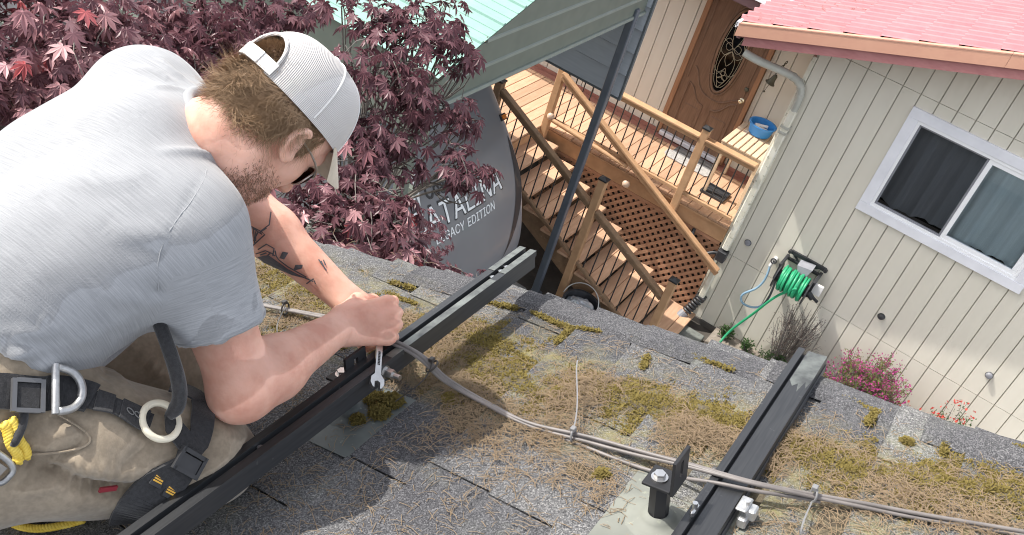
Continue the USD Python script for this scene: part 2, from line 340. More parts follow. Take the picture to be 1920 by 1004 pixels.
obj('valley_flashing', bar(roofpt(-2.5, 11.06, .03), roofpt(-1.2, 12.36, .03), .09, .006, .001, RN), 'trim_white', house)
for k in range(4):
    p, q = roofpt(-2.42 + .34 * k, 11.20 + .34 * k, .06), roofpt(-2.42 + .34 * k + .33, 11.2 + .34 * k + .33, .06)
    obj('ridge_tile', bar(p, q, .13, .05, .02, RN), 'tile_dirty', house)
# gable edge: metal trim over a board
e0, e1 = np.array([-2.507, 9.925, 0]), np.array([.86, 9.925, 0])
def slope_band(x0, x1, ztop, zbot, y0, y1, c=.004):
    m = prism(Polygon([(x0, rake_z(x0) + zbot), (x1, rake_z(x1) + zbot), (x1, rake_z(x1) + ztop), (x0, rake_z(x0) + ztop)]), (0, y1, 0), X1, Z1, -Y1, y1 - y0)
    return m
obj('rake_trim', cat([slope_band(-2.507, -.012, .0, -.135, 9.895, 9.915), slope_band(-2.507, -.012, .012, -.001, 9.892, 9.965)]), 'rake_trim', house)
obj('rake_trim', cat([slope_band(-.009, 5, .0, -.135, 9.893, 9.913), slope_band(-.009, 5, .012, -.001, 9.890, 9.965)]), 'rake_trim', house)
obj('rake_board', slope_band(-2.40, 5, -.10, -.245, 9.925, 9.965), 'rake_board', house)
obj('soffit', cat([slope_band(-2.45, 5, -.145, -.165, 9.97, D + .01)]), 'rake_board', house)
obj('eave_flashing', cat([bx(-2.535, -2.50, 9.9, 11.05, -3.40, -3.345), bx(-2.54, -2.525, 9.9, 11.05, -3.42, -3.36)]), 'trim_white', house)
obj('fascia', cat([bx(-8, -2.5, 11.03, 11.06, -3.54, -3.40), bx(-2.50, -2.46, 9.97, 11.03, -3.54, -3.41)]), 'purple_fascia', house)
obj('eave_trim', bx(-8, -2.52, 11.0, 11.03, -3.42, -3.36), 'trim_white', house)
# gutter spout
sp = spline([(-2.36, 10.0, -3.66), (-2.2, 10.05, -3.69), (-1.9, 10.25, -3.75), (-1.72, 10.335, -3.83), (-1.665, 10.345, -3.98), (-1.66, 10.345, -4.15)], 40)
ds = obj('downspout', tube(sp, .045, 10), 'downspout', house, smooth=40)
for k in (22, 25, 28, 31): obj('elbow_ring', tube(sp[k:k + 2], .050, 10), 'downspout', ds)
obj('pipe', cbx(-1.70, -1.615, 10.30, 10.385, -6.10, -4.12, .012), 'cream', ds)
obj('pipe', cbx(-1.70, -1.625, 10.305, 10.38, -6.98, -6.4, .012), 'cream', ds)
obj('bracket', cat([cbx(-1.71, -1.605, 10.29, 10.395, z, z + .03, .003) for z in (-4.35, -4.42)]), 'downspout', ds)
dp = thing('drain_pipe', 'black corrugated drain pipe with a grey collar at the foot of the downspout', 'drain pipe', (-1.68, 10.3, -7.2))
obj('hose_collar', cat([torus((-1.67 - .012 * k, 10.33 - .02 * k, -6.93 - .035 * k), (.25, .5, 1), .05, .017, 18, 6) for k in range(6)]), 'plastic_black', dp, smooth=40)
obj('bracket', cbx(-1.73, -1.60, 10.29, 10.39, -6.93, -6.87, .005), 'plastic_black', dp)
obj('pipe_end', cyl((-1.745, 10.21, -7.13), (-1.80, 10.11, -7.26), .06, 14), 'plastic_grey', dp)
cb = thing('cable_conduit', 'black flexible conduit looping from the lattice to a fitting at the house corner', 'conduit', (-1.75, 10.3, -6.2))
obj('conduit', tube(spline([(-2.12, 10.38, -6.09), (-2.06, 10.30, -6.2), (-1.9, 10.28, -6.29), (-1.78, 10.33, -6.23), (-1.68, 10.36, -6.22)], 24), .022, 8), 'plastic_black', cb, smooth=True)
obj('fitting', cat([cbx(-1.72, -1.60, 10.27, 10.39, -6.27, -6.12, .01), cyl((-1.74, 10.3, -6.3), (-1.72, 10.3, -6.4), .03)]), 'plastic_black', cb)
for (x, z), l in zip(((-1.456, -5.90), (.292, -5.885), (1.584, -5.865)), ('round dark vent cap on the beige wall nearest the deck lattice', 'round black vent cap on the beige wall below the window', 'round grey vent cap low on the beige wall beyond the flowering shrubs')):
    o = thing('vent_cap', l, 'vent', (x, D, z))
    pr = [(0, .034), (.022, .033), (.034, .026), (.038, .012), (.040, 0)]
    obj('cap', lathe([(r, -h) for r, h in pr], (x, D - .001, z), (0, 1, 0), 20), 'plastic_grey' if x != .292 else 'plastic_black', o, smooth=True)
    obj('rim', torus((x, D - .003, z), Y1, .040, .005, 20, 6), 'plastic_black', o, smooth=True)
# front door
door = obj('door', cat([cbx(-3.385, -2.475, DW - .03, DW + .02, -5.74, -3.5, .004)]), 'door_wood', house)
obj('casing', cat([cbx(-3.455, -3.385, DW - .045, DW + .03, -5.80, -3.45, .006), cbx(-2.475, -2.412, DW - .045, DW + .03, -5.80, -3.45, .006)]), 'casing_wood', door)
obj('threshold', cbx(-3.38, -2.48, DW - .10, DW - .02, -5.80, -5.735, .008), 'threshold', door)
oc = np.array([-2.898, DW - .03, -4.345]); OA, OB = .172, .56
t_ = np.linspace(0, 2 * np.pi, 49)
def oval(k): return Polygon([(OA * k * math.cos(a), OB * (k if k < 1.05 else 1 + (k - 1) * .45) * math.sin(a)) for a in t_[:-1]])
obj('oval_moulding', cat([torus(oc + (0, -.004, 0), Y1, 1.0, .001, 4, 3)] * 0 + [tube([oc + (OA * r * math.cos(a), -.004, OB * (1 + (r - 1) * .4) * math.sin(a)) for a in t_], w, 8, False) for r, w in ((1.05, .018), (1.24, .010))]), 'door_wood', door, smooth=True)
obj('oval_glass', prism(oval(1.0), oc + (0, -.003, 0), X1, Z1, -Y1, .003), 'glass_door', door)
obj('glass_backing', prism(oval(1.0), oc + (0, .002, 0), X1, Z1, -Y1, .002), 'room_dark', door)
lead = []
def lt(pts, closed=False, r=.0032):
    P_ = [oc + (OA * x, -.009, OB * y) for x, y in pts]
    lead.append(tube(spline(P_, 5 * len(P_)) if len(P_) > 2 else np.array(P_), r, 5, False))
lt([(.86 * math.cos(a), .90 * math.sin(a)) for a in t_])
for s in (-1, 1):
    lt([(0, .92), (s * .45, .55), (s * .15, .15), (0, .05)]); lt([(0, -.9), (s * .5, -.55), (s * .55, -.25), (0, .02)]); lt([(s * .9, .12), (s * .5, .28), (s * .1, .12)])
    lt([(s * .9, -.02), (s * .5, -.12), (0, .02)]); lt([(s * .85, -.45), (s * .5, -.55), (0, -.4)]); lt([(0, -.35), (s * .3, -.12), (0, .02)])
    lt([(s * .98, .55), (s * .7, .5)]); lt([(s * .98, -.7), (s * .6, -.62)])
    lt([(s * .35 + .25 * math.cos(a), .10 + .09 * math.sin(a)) for a in t_[::4]]); lt([(s * .22 + .2 * math.cos(a), -.62 + .06 * math.sin(a)) for a in t_[::4]])
lt([(.16 * math.cos(a), -.54 + .06 * math.sin(a)) for a in t_[::4]])
lt([(-.95, .22), (.95, -.02)]); lt([(0, -.78), (.3, -.72), (0, -.62)]); lt([(0, -.78), (-.3, -.72), (0, -.62)])
obj('lead_came', cat(lead), 'lead', door, smooth=True)
mould = []
def ml(pts, r=.011): mould.append(tube(spline([(x, DW - .031, z) for x, z in pts], 8 * len(pts)), r, 6))
ml([(-3.27, -4.72), (-3.2, -4.80), (-3.13, -4.93), (-3.0, -5.02), (-2.9, -5.035), (-2.78, -5.02), (-2.70, -4.97), (-2.60, -4.90), (-2.55, -4.885)])
for s0, s1, f in ((-3.27, -2.98, 1), (-2.86, -2.56, -1)):
    a, b = (s0, s1) if f == 1 else (s1, s0)
    ml([(a, -4.95), (a + .3 * (b - a), -5.0), (a + .6 * (b - a), -5.12), (b, -5.17)]); ml([(b, -5.17), (b, -5.4), (b, -5.62)]); ml([(b, -5.62), (a, -5.62)]); ml([(a, -5.62), (a, -5.3), (a, -4.95)])
    mould.append(cbx(min(a, b) + .04, max(a, b) - .04, DW - .036, DW - .02, -5.585, -5.24, .012))
for x in (-3.32, -2.53): mould.append(tube([(x, DW - .031, -4.9), (x, DW - .031, -3.55)], .009, 6))
obj('moulding', cat(mould), 'door_wood', door, smooth=True)
obj('knob', cat([lathe([(.0, -.075), (.024, -.072), (.032, -.055), (.024, -.04), (.012, -.03), (.012, -.01), (.034, -.008), (.036, 0)], (-2.53, DW - .03, -4.86), (0, 1, 0), 18)]), 'knob_metal', door, smooth=True)
obj('deadbolt', lathe([(0, -.022), (.026, -.02), (.032, -.004), (.033, 0)], (-2.53, DW - .03, -4.70), (0, 1, 0), 18), 'bronze', door, smooth=True)
# wind bell beside the door
bell = thing('wind_bell', 'small dark bronze bell with a clapper hanging between the front door and the gutter pipe', 'bell', (-2.28, 11.62, -4.45))
bc = np.array([-2.27, 11.60, -4.42])
obj('bell', lathe([(.012, .10), (.028, .085), (.035, .03), (.05, -.015), (.068, -.03), (.062, -.03), (.03, .03), (.0, .07)], bc, (.25, 0, 1), 18), 'bronze', bell, smooth=True)
obj('chain', cat([torus(bc + (.012 + .012 * k, 0, .12 + .035 * k), (1, .4 * (-1) ** k, 0), .018, .006, 10, 5) for k in range(6)]), 'bronze', bell, smooth=True)
obj('clapper', cat([cyl(bc + (0, 0, .0), bc + (-.03, 0, -.16), .004, 6), trimesh.creation.icosphere(1, .014).apply_translation(bc + (-.03, 0, -.16))]), 'bronze', bell)
# =================================================================== deck and stairs
ZD = -5.82
deck = thing('wooden_deck', 'tan wooden deck with a stair, lattice skirt and black balusters by the front door', 'deck', (-3.5, 10.4, GZ))
rng = random.Random(11)
k = 0; x = XC - .02
while x > -7.2:
    w = .138; y0 = 10.36 if x - w > -4.5 else 9.1
    obj('deck_board', cbx(x - w, x, y0 - .012, 11.56, ZD - .028, ZD + rng.uniform(-.001, .002), .004), 'deck_wood', deck)
    x -= w + .007
obj('border_board', cbx(-7.2, XC - .02, 11.565, 11.70, ZD - .028, ZD + .001, .004), 'red_board', deck)
obj('border_board', cbx(-7.2, XC - .02, 11.702, 11.716, ZD - .02, ZD + .055, .003), 'red_board', deck)
obj('rim_joist', cbx(-4.48, XC - .02, 10.375, 10.41, -6.07, ZD - .03, .004), 'rail_wood', deck)
obj('rim_joist', cbx(-4.52, -4.485, 9.12, 10.41, -6.07, ZD - .03, .004), 'rail_wood', deck)
obj('rim_joist', cbx(-7.2, -4.52, 9.10, 9.135, -6.07, ZD - .03, .004), 'rail_wood', deck)
obj('nosing_strip', cbx(-4.45, XC - .02, 10.340, 10.374, ZD - .055, ZD - .03, .003), 'rail_wood', deck)
# lattice skirt
LP = sbox(-4.42, -7.25, XC - .03, -6.08); lat0, lat1 = [], []
cx, cz = -3.0, -6.6
for sgn, y in ((1, 10.400), (-1, 10.410)):
    kk = -26
    while kk <= 26:
        o = kk * .082 * math.sqrt(2)
        a = LineString([(cx + o - 3, cz - 3 * sgn), (cx + o + 3, cz + 3 * sgn)]).buffer(.0215, cap_style=2).intersection(LP)
        if a.area > .002: obj('lattice_slat', prism(a, (0, y + (.0105 if sgn == 1 else .012), 0), X1, Z1, Y1, .009), 'lattice_wood', deck)
        kk += 1
obj('lattice_frame', cat([bar((-4.42, 10.392, -6.10), (XC - .04, 10.392, -6.10), .018, .05)]), 'lattice_wood', deck)
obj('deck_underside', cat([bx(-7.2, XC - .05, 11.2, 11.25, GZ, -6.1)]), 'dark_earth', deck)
def post(x, y, z0, z1, s=.09, m='rail_wood', cap=True):
    p = obj('rail_post', cbx(x - s / 2, x + s / 2, y - s / 2, y + s / 2, z0, z1, .006), m, deck)
    if cap:
        h = s / 2 + .008
        obj('post_cap', hullpts([(x + a * h, y + b * h, z1 + c) for a in (-1, 1) for b in (-1, 1) for c in (.001, .02)] + [(x, y, z1 + .045)]), 'black_metal', p)
RY = 10.31
post(-2.46, RY, -6.05, -4.79); post(-4.45, RY, -6.05, -4.84)
for a, b in ((-4.405, -2.505), (-2.415, XC - .03)):
    obj('top_rail', cat([cbx(a, b, RY - .055, RY + .055, -4.925, -4.895, .006), cbx(a, b, RY - .022, RY + .022, -4.985, -4.927, .004)]), 'rail_wood', deck)
    obj('bottom_rail', cat([cbx(a, b, RY - .03, RY + .03, -5.70, -5.655, .005)]), 'rail_wood', deck)
    n = int((b - a) / .112)
    for i in range(n): obj('baluster', cyl((a + (i + .5) * (b - a) / n, RY, -5.66), (a + (i + .5) * (b - a) / n, RY, -4.98), .0085, 7), 'baluster', deck)
# stair
RISE, RUN, SX = .15, .303, -4.49
YO, YI = 9.2, 10.2
for i in range(1, 9):
    xe = SX + RUN * i; z = ZD - RISE * i
    for a, b in ((xe - RUN - .01, xe - RUN / 2 - .004), (xe - RUN / 2 + .002, xe + .012)):
        obj('stair_tread', cbx(a, b, YO - .06, YI + .10, z - .036, z, .005), 'deck_wood', deck)
xe = SX + RUN * 8
obj('stair_tread', cbx(xe + .0, xe + .30, YO - .02, YI + .14, -7.19, -7.16, .005), 'deck_wood', deck)
obj('stair_tread', cbx(xe + .306, xe + .44, YO - .02, YI + .14, -7.19, -7.16, .005), 'deck_wood', deck)
for y in (YO + .03, YI + .06):
    pts = [(SX, ZD - .03)]
    for i in range(1, 9): pts += [(SX + RUN * (i - 1), ZD - RISE * i - .037), (SX + RUN * i - .01, ZD - RISE * i - .037)]
    pts += [(SX + RUN * 8, GZ), (SX + RUN * 7, GZ), (SX, ZD - .42)]
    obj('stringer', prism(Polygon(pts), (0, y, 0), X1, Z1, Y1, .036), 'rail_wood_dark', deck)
for xp, zt in ((-4.66, -4.93), (-3.05, -5.40), (-1.83, -6.10)):
    post(xp, YO - .045, GZ if xp > -4 else -6.05, zt, .095, 'rail_wood_dark' if xp < -4 else 'rail_wood')
def stair_rail(x0, z0, x1, z1, y, m, wide=.09):
    obj('stair_handrail', cat([bar((x0, y, z0), (x1, y, z1), wide, .034, .006), bar((x0, y, z0 - .052), (x1, y, z1 - .052), .04, .06, .004)]), m, deck)
sl = -.49
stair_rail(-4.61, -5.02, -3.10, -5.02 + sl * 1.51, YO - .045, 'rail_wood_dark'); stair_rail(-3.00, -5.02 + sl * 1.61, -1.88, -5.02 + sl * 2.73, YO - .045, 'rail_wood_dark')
stair_rail(-4.40, -4.985, -1.60, -4.985 + sl * 2.80, YI + .03, 'rail_wood', .085)
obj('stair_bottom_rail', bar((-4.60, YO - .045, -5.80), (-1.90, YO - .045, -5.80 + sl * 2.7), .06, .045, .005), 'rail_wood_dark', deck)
x = -4.56
while x < -1.95:
    if abs(x + 3.05) > .06:
        z = sl * (x + 4.61); obj('baluster', cyl((x, YO - .045, -5.81 + z), (x, YO - .045, -5.08 + z), .0085, 7), 'baluster', deck)
    x += .118
for (x, z), l in zip(((-4.40, -5.63), (-3.13, -5.95)), ('round', 'round')):
    obj('rail_knob', trimesh.creation.icosphere(2, .05).apply_translation((x, RY - .04, z)), 'globe', deck, smooth=True)
obj('rail_pipe', tube([(-4.38, RY - .05, -5.66), (-3.2, RY - .05, -5.72)], .03, 8), 'rail_wood', deck, smooth=True)
# things on the deck
o = thing('slat_bench', 'pale wooden slatted bench against the house wall holding a blue tub', 'bench', (-2.1, 11.2, ZD))
for i in range(7):
    x = -2.36 + i * .083
    obj('slat', cbx(x, x + .066, 10.80, 11.60, -5.075, -5.05, .005), 'bench_wood', o)
for y in (10.82, 11.52): obj('cross_bar', cbx(-2.36, -1.80, y, y + .04, -5.14, -5.077, .004), 'bench_wood', o)
for x in (-2.34, -1.86):
    for y in (10.84, 11.54): obj('leg', cbx(x, x + .05, y, y + .05, ZD, -5.14, .004), 'bench_wood', o)
tub = thing('blue_tub', 'round blue plastic tub standing on the slatted bench beside the door', 'tub', (-2.12, 11.42, -5.05))
tc = np.array([-2.10, 11.43, -5.048])
obj('basin', lathe([(0, .004), (.125, .004), (.14, .02), (.165, .14), (.18, .145), (.18, .155), (.160, .155), (.135, .025), (0, .02)], tc, (0, 0, 1), 32), 'blue_plastic', tub, smooth=40)
obj('contents', cat([cbx(tc[0] - .11, tc[0] + .11, tc[1] - .03, tc[1] + .035, tc[2] + .07, tc[2] + .10, .02), cyl(tc + (-.1, .05, .08), tc + (.06, .07, .11), .02, 8)]), 'plastic_white', tub)
o = obj('doormat', cat([cbx(-3.04, -2.46, 11.40, 11.60, ZD + .006, ZD + .020, .004)]), 'mat_dark')
tag(stage.GetPrimAtPath(o), 'dark grey doormat lying at the door threshold', 'mat')
o = obj('rug', prism(Polygon([(-3.10, 11.40), (-3.10, 11.26), (-3.04, 11.19), (-2.46, 11.19), (-2.40, 11.26), (-2.40, 11.40)]), (0, 0, ZD + .006), X1, Y1, Z1, .012), 'mat_light')
tag(stage.GetPrimAtPath(o), 'pale speckled rug on the deck in front of the dark doormat', 'rug')
o = thing('boot_tray', 'black tray lying on the deck behind the railing near the house corner', 'tray', (-2.18, 10.95, ZD))
obj('tray_base', cbx(-2.34, -2.03, 10.80, 11.07, ZD + .006, ZD + .014, .003), 'plastic_black', o)
obj('tray_rim', cat([cbx(-2.35, -2.02, y, y + .014, ZD + .006, ZD + .04, .003) for y in (10.79, 11.066)] + [cbx(x, x + .014, 10.804, 11.066, ZD + .006, ZD + .04, .003) for x in (-2.35, -2.034)] + [cbx(-2.31, -2.06, y, y + .02, ZD + .014, ZD + .022, .003) for y in (10.86, 10.92, 10.98)]), 'plastic_black', o)
# =================================================================== carport
cp = thing('carport', 'metal carport with a pale green ribbed roof and dark green gable over the trailer', 'carport', (-6, 7.35, GZ))
CX, CY0, CYR, CY1, CZ = -3.3, 5.55, 7.35, 9.15, -3.17; CS = .335
rz = lambda y: CZ + CS * (min(y, 2 * CYR - y) - CY0)
CA = unit((0, 1, CS)); CN = unit((0, -CS, 1))
for i in range(7):                                   # roof sheets run along the ridge, each with its rib
    y0 = CY0 - .06 + i * .268; y1 = y0 + .266
    s0 = np.array([0, y0, CZ + CS * (y0 - CY0)])
    ms = [prism(Polygon([(0, 0), (.282, 0), (.282, .004), (.262, .004), (.252, .020), (.232, .020), (.222, .004), (.150, .004), (.146, .010), (.138, .010), (.134, .004), (.06, .004), (.056, .010), (.048, .010), (.044, .004), (0, .004)]), s0 + np.array([-9.5, 0, 0]), CA, CN, X1, 6.215)]
    obj('roof_sheet', cat(ms), 'green_roof', cp)
obj('roof_sheet', prism(Polygon([(0, 0), (2.0, 0), (2.0, .004), (0, .004)]), (-9.5, CYR, rz(CYR)), unit((0, 1, -CS)), unit((0, CS, 1)), X1, 6.215), 'green_roof', cp)
zb = -3.462
for za, zc in ((zb + .03, -3.262), (-3.238, -3.03), (-3.006, -2.80), (-2.776, -2.57)):       # gable cladding boards
    pl = Polygon([(CY0, za), (CY1, za), (CY1, zc), (CY0, zc)]).intersection(Polygon([(CY0, -4), (CY1, -4), (CY1, CZ - .01), (CYR, rz(CYR) - .01), (CY0, CZ - .01)]))
    if pl.area > .001: obj('gable_panel', prism(pl, (CX, 0, 0), Y1, Z1, X1, .012), 'green_panel', cp)
for z in (-3.25, -3.018, -2.788):
    ylo = max(CY0 + .02, CY0 + (z - CZ) / CS + .05); 
    obj('gable_rib', hullpts([(CX + a, y, z + b) for y in (ylo, 2 * CYR - ylo) for a, b in ((.0, -.03), (.022, -.012), (.022, .012), (0, .03))]), 'green_trim', cp)
obj('gable_trim', cbx(CX - .02, CX + .03, CY0 - .01, CY1 + .02, zb, zb + .04, .006), 'green_trim', cp)
obj('gable_trim', cbx(CX - .01, CX + .028, CY0 - .03, CY0 + .03, zb + .04, CZ, .004), 'green_panel', cp)
obj('side_panel', cat([bx(-9.4, CX, CY0, CY0 + .012, -3.75, CZ - .02)]), 'green_panel', cp)
obj('side_rail', cat([bar((-9.4, CY0 + .03, z), (CX, CY0 + .03, z), .05, .05) for z in (-3.78, -4.25, -5.2)]), 'green_panel', cp)
obj('corner_post', cbx(CX - .07, CX + .02, 5.33, 5.42, GZ, -3.5, .006), 'green_panel', cp)
obj('corner_post', bar((-3.335, 9.02, GZ), (-3.30, 8.92, -3.35), .085, .085, .008, (1, 0, 0)), 'post_paint', cp)
obj('base_plate', cbx(-3.40, -3.26, 8.95, 9.09, GZ, GZ + .10, .01), 'post_paint', cp)
obj('corner_post', cbx(-9.2, -9.1, CY1 - .1, CY1, GZ, -3.3, .006), 'post_paint', cp)
gs_ = []
for i in range(8):
    z0 = -4.425 + .262 * i
    obj('siding_plank', hullpts([(x, y, z) for x in (-4.75, -3.245) for y, z in ((9.168, z0), (9.21, z0), (9.21, z0 + .246), (9.20, z0 + .246))]), 'grey_siding', cp)
obj('siding_backing', bx(-4.74, -3.25, 9.205, 9.215, -4.43, -2.4), 'grey_trim', cp)
obj('siding_trim', cat([cbx(-4.76, -3.235, 9.18, 9.22, -4.46, -4.43, .004), cbx(-3.243, -3.215, 9.178, 9.225, -4.46, -2.5, .004)]), 'grey_trim', cp)
# =================================================================== travel trailer
tr = thing('travel_trailer', 'grey travel trailer with silver lettering on its rounded nose under the carport', 'trailer', (-7, 7.15, GZ))
prof = [(-5.6, -4.02), (-5.0, -4.08), (-4.55, -4.34), (-4.2, -4.68), (-3.9, -5.03), (-3.66, -5.38), (-3.52, -5.75), (-3.45, -6.1), (-3.47, -6.35), (-3.56, -6.6), (-3.75, -6.78), (-4.1, -6.84)]
prof = spline([(x, 0, z) for x, z in prof], 48); TY0, TY1 = 5.93, 8.40; TYM = (TY0 + TY1) / 2; HW = (TY1 - TY0) / 2
def tpt(k, y):
    u = (y - TYM) / HW; b = .10 * (1 - u * u) - .10 - .22 * max(0, (abs(u) - .86) / .14) ** 2.2
    tx = np.gradient(prof[:, 0]); tz = np.gradient(prof[:, 2]); n = unit((-tz[k], 0, tx[k])) * -1
    n = n if n[0] > 0 else -n
    return prof[k] + np.array([0, y, 0]) + n * (b + .10)
ys = TYM + HW * np.r_[-1, -.985, -.96, -.92, np.linspace(-.86, .86, 22), .92, .96, .985, 1]
V = [tpt(k, y) for k in range(48) for y in ys]; n_ = len(ys); F_ = []
for k in range(47):
    for j in range(n_ - 1): a = k * n_ + j; F_ += [(a, a + 1, a + n_), (a + 1, a + n_ + 1, a + n_)]
cap = trimesh.Trimesh(V, F_, process=False)
if cap.face_normals[len(F_) // 2][0] < 0: cap.invert()
obj('front_cap', cap, 'trailer_grey', tr, smooth=True)
side = Polygon([(-10.5, -6.84), (-10.5, -4.0), (-5.6, -4.0)] + [(x - .10, z - .04) for x, z in prof[1:, [0, 2]]])
obj('body', cat([prism(side, (0, TY0 + .005, 0), X1, Z1, Y1, TY1 - TY0 - .01)]), 'trailer_grey', tr)
for yy, s in ((TY1 + .003, 1), (TY0 - .003, -1)):
    e = np.array([tpt(k, TY1 if s > 0 else TY0) for k in range(0, 48)])
    obj('edge_trim', tube(e, .022, 6), 'trailer_edge', tr, smooth=True)
# the dark swoosh near the far edge
def surf(y, z):
    k = int(np.argmin(np.abs(np.array([tpt(q, y)[2] for q in range(48)]) - z))); p = tpt(k, y); q = tpt(min(k + 1, 47), y)
    return p, unit(np.cross(Y1, q - p))
def onsurf(y, z, off):
    zz = np.array([tpt(q, y) for q in range(48)]); k = np.interp(-z, -zz[:, 2], np.arange(48)); a = int(np.clip(np.floor(k), 0, 46)); p = zz[a] + (k - a) * (zz[a + 1] - zz[a])
    n = np.cross(Y1, zz[a + 1] - zz[a]); n = unit(n if n[0] > 0 else -n); return p + n * off
V, F_ = [], []
for i in range(22):
    t = i / 21; z = -4.95 - 1.15 * t; yc = 8.20 - .05 * t - .36 * t ** 3.2; w = .085 * (math.sin(math.pi * min(1, t * 1.02 + .0)) ** .8) + .002
    for s in (-1, -.5, 0, .5, 1): V.append(onsurf(yc + s * w * .9, z, .004))
for i in range(21):
    for j in range(4): a = i * 5 + j; F_ += [(a, a + 1, a + 5), (a + 1, a + 6, a + 5)]
m = trimesh.Trimesh(V, F_, process=False)
if m.face_normals[10][0] < 0: m.invert()
obj('black_swoosh', m, 'trailer_black', tr, smooth=True)
def lettering(text, y0, z0, hgt, width, m, name, arch=0.0, bold=False, up=.006):
    """letters wrapped onto the nose, reading towards +y; z0 is the baseline"""
    for wch, (a, b) in zip(text, [(0, 0)] * len(text)): pass
    tm = meshkit.text_mesh(text, hgt, .004, bold); tm = tm.subdivide_to_size(.06)
    v = tm.vertices.copy(); sx = width / (v[:, 0].max() - v[:, 0].min()); x = (v[:, 0] - v[:, 0].min()) * sx
    yy = np.linspace(y0, y0 + width, 24); out = []
    for xi, zi, di in zip(x, v[:, 1], v[:, 2]):
        u = xi / width; out.append(onsurf(y0 + xi, z0 + zi * .98 + arch * (4 * u * (1 - u)), up + di))
    return obj(name, trimesh.Trimesh(out, tm.faces, process=False), m, tr)
lettering('CATALINA', 6.32, -5.30, .21, 1.50, 'trailer_black', 'lettering', bold=True, up=.002)
lettering('CATALINA', 6.335, -5.292, .19, 1.46, 'trailer_letter', 'lettering', up=.006)
lettering('LEGACY', 6.60, -5.43, .085, .44, 'trailer_letter', 'lettering', up=.003)
lettering('EDITION', 7.10, -5.43, .085, .50, 'trailer_letter', 'lettering', up=.003)
lettering('Coachmen', 6.62, -5.05, .12, .80, 'trailer_black', 'lettering', bold=True, up=.003)
# the leaping animal emblem, as a simple pale silhouette
em = Polygon([(0, 0), (.05, .10), (.11, .13), (.10, .20), (.16, .26), (.22, .27), (.20, .21), (.15, .17), (.17, .10), (.13, .02), (.10, -.06), (.08, .05), (.04, -.02), (.01, -.07)])
tmE = trimesh.creation.extrude_polygon(em, .004, engine='earcut').subdivide_to_size(.05)
obj('emblem', trimesh.Trimesh([onsurf(6.43 + x * .8, -5.02 + y * .8, .003 + d) for x, y, d in tmE.vertices], tmE.faces, process=False), 'trailer_letter', tr)
for y, z in ((7.62, -4.66),):
    p = onsurf(8.22, -4.80, .0); ax = unit(onsurf(8.22, -4.80, .05) - p); f_, s_, u_ = frame(ax)
    mk = obj('marker_light', obx(p + ax * .012, ax, s_, u_, .014, .045, .035), 'trailer_edge', tr)
    obj('lens', obx(p + ax * .028, ax, s_, u_, .010, .034, .024), 'amber', mk)
for xw in (-7.2, -8.1):
    for y in (TY0 + .12, TY1 - .12): obj('wheel', cyl((xw, y - .1, GZ + .35), (xw, y + .1, GZ + .35), .35, 20), 'plastic_black', tr)
obj('chassis', cat([bx(-10.4, -4.1, TY0 + .5, TY0 + .6, -6.95, -6.84), bx(-10.4, -4.1, TY1 - .6, TY1 - .5, -6.95, -6.84), bar((-4.1, TYM - .5, -6.9), (-3.0, TYM, -6.9), .08, .1), bar((-4.1, TYM + .5, -6.9), (-3.0, TYM, -6.9), .08, .1), cyl((-3.2, TYM, GZ), (-3.2, TYM, -6.6), .04)]), 'plastic_black', tr)
# =================================================================== by the wall: hose reel, hoses, bucket
reel = thing('hose_reel', 'wall mounted black hose reel wound with green garden hose', 'hose reel', (-.72, D, -5.95))
rx0, rx1, ry, rzc = -.93, -.56, D - .27, -5.93
obj('bracket', cat([bar((rx0 - .02, D - .02, -5.70), (rx1 + .06, D - .02, -5.70), .03, .05), bar((rx0 - .02, D - .02, -5.80), (rx1 + .04, D - .02, -5.80), .03, .035), cbx(rx0 - .05, rx0 - .015, D - .30, D, -5.80, -5.76, .004), cbx(rx1 + .015, rx1 + .05, D - .30, D, -5.80, -5.76, .004),
    bar((rx0, D - .015, -5.71), (rx0 + .12, D - .015, -5.79), .02, .02), bar((rx0 + .25, D - .015, -5.79), (rx1, D - .015, -5.71), .02, .02)] + [bar((x, D - .26, -5.78), (x, D - .26, -6.0), .02, .03) for x in (rx0 - .03, rx1 + .03)] +
    [cyl((x, D - .02, -5.70), (x, D - .06, -5.70), .022, 10) for x in (rx0 - .03, rx1 + .06)]), 'plastic_black', reel)
obj('flange', cat([cyl((rx1 + .005, ry, rzc), (rx1 + .02, ry, rzc), .17, 26), cyl((rx0 - .02, ry, rzc), (rx0 - .005, ry, rzc), .16, 26)]), 'plastic_black', reel)
obj('drum', cyl((rx0, ry, rzc), (rx1, ry, rzc), .08, 16), 'plastic_black', reel)
cl = []
for lay, (r, off) in enumerate(((.115, 0), (.145, .012))):
    n = 11 - lay; t = np.linspace(0, n * 2 * np.pi, n * 22)
    xx = rx0 + .02 + off + (rx1 - rx0 - .05) * t / t[-1] + .012 * np.sin(t * .37)
    cl.append(tube(np.c_[xx, ry + (r + .006 * np.sin(t * 1.7)) * np.cos(t), rzc + (r + .006 * np.sin(t * 1.3)) * np.sin(t)], .0155, 7))
obj('wound_hose', cat(cl), 'hose_green', reel, smooth=True)
obj('hose_guide', hullpts([(-.80, D - .19, -5.73), (-.62, D - .19, -5.70), (-.80, D - .10, -5.69), (-.62, D - .10, -5.66), (-.73, D - .22, -5.86), (-.66, D - .22, -5.84), (-.72, D - .17, -5.84)]), 'plastic_grey', reel)
obj('crank_plate', cbx(rx1 + .03, rx1 + .15, D - .24, D - .20, -5.94, -5.80, .006), 'plastic_white', reel)
obj('crank', cat([bar((rx1 + .03, D - .28, -5.93), (rx1 + .17, D - .28, -5.98), .03, .03), cyl((rx1 + .02, ry, rzc), (rx1 + .10, ry, rzc - .05), .035, 12)]), 'plastic_black', reel)
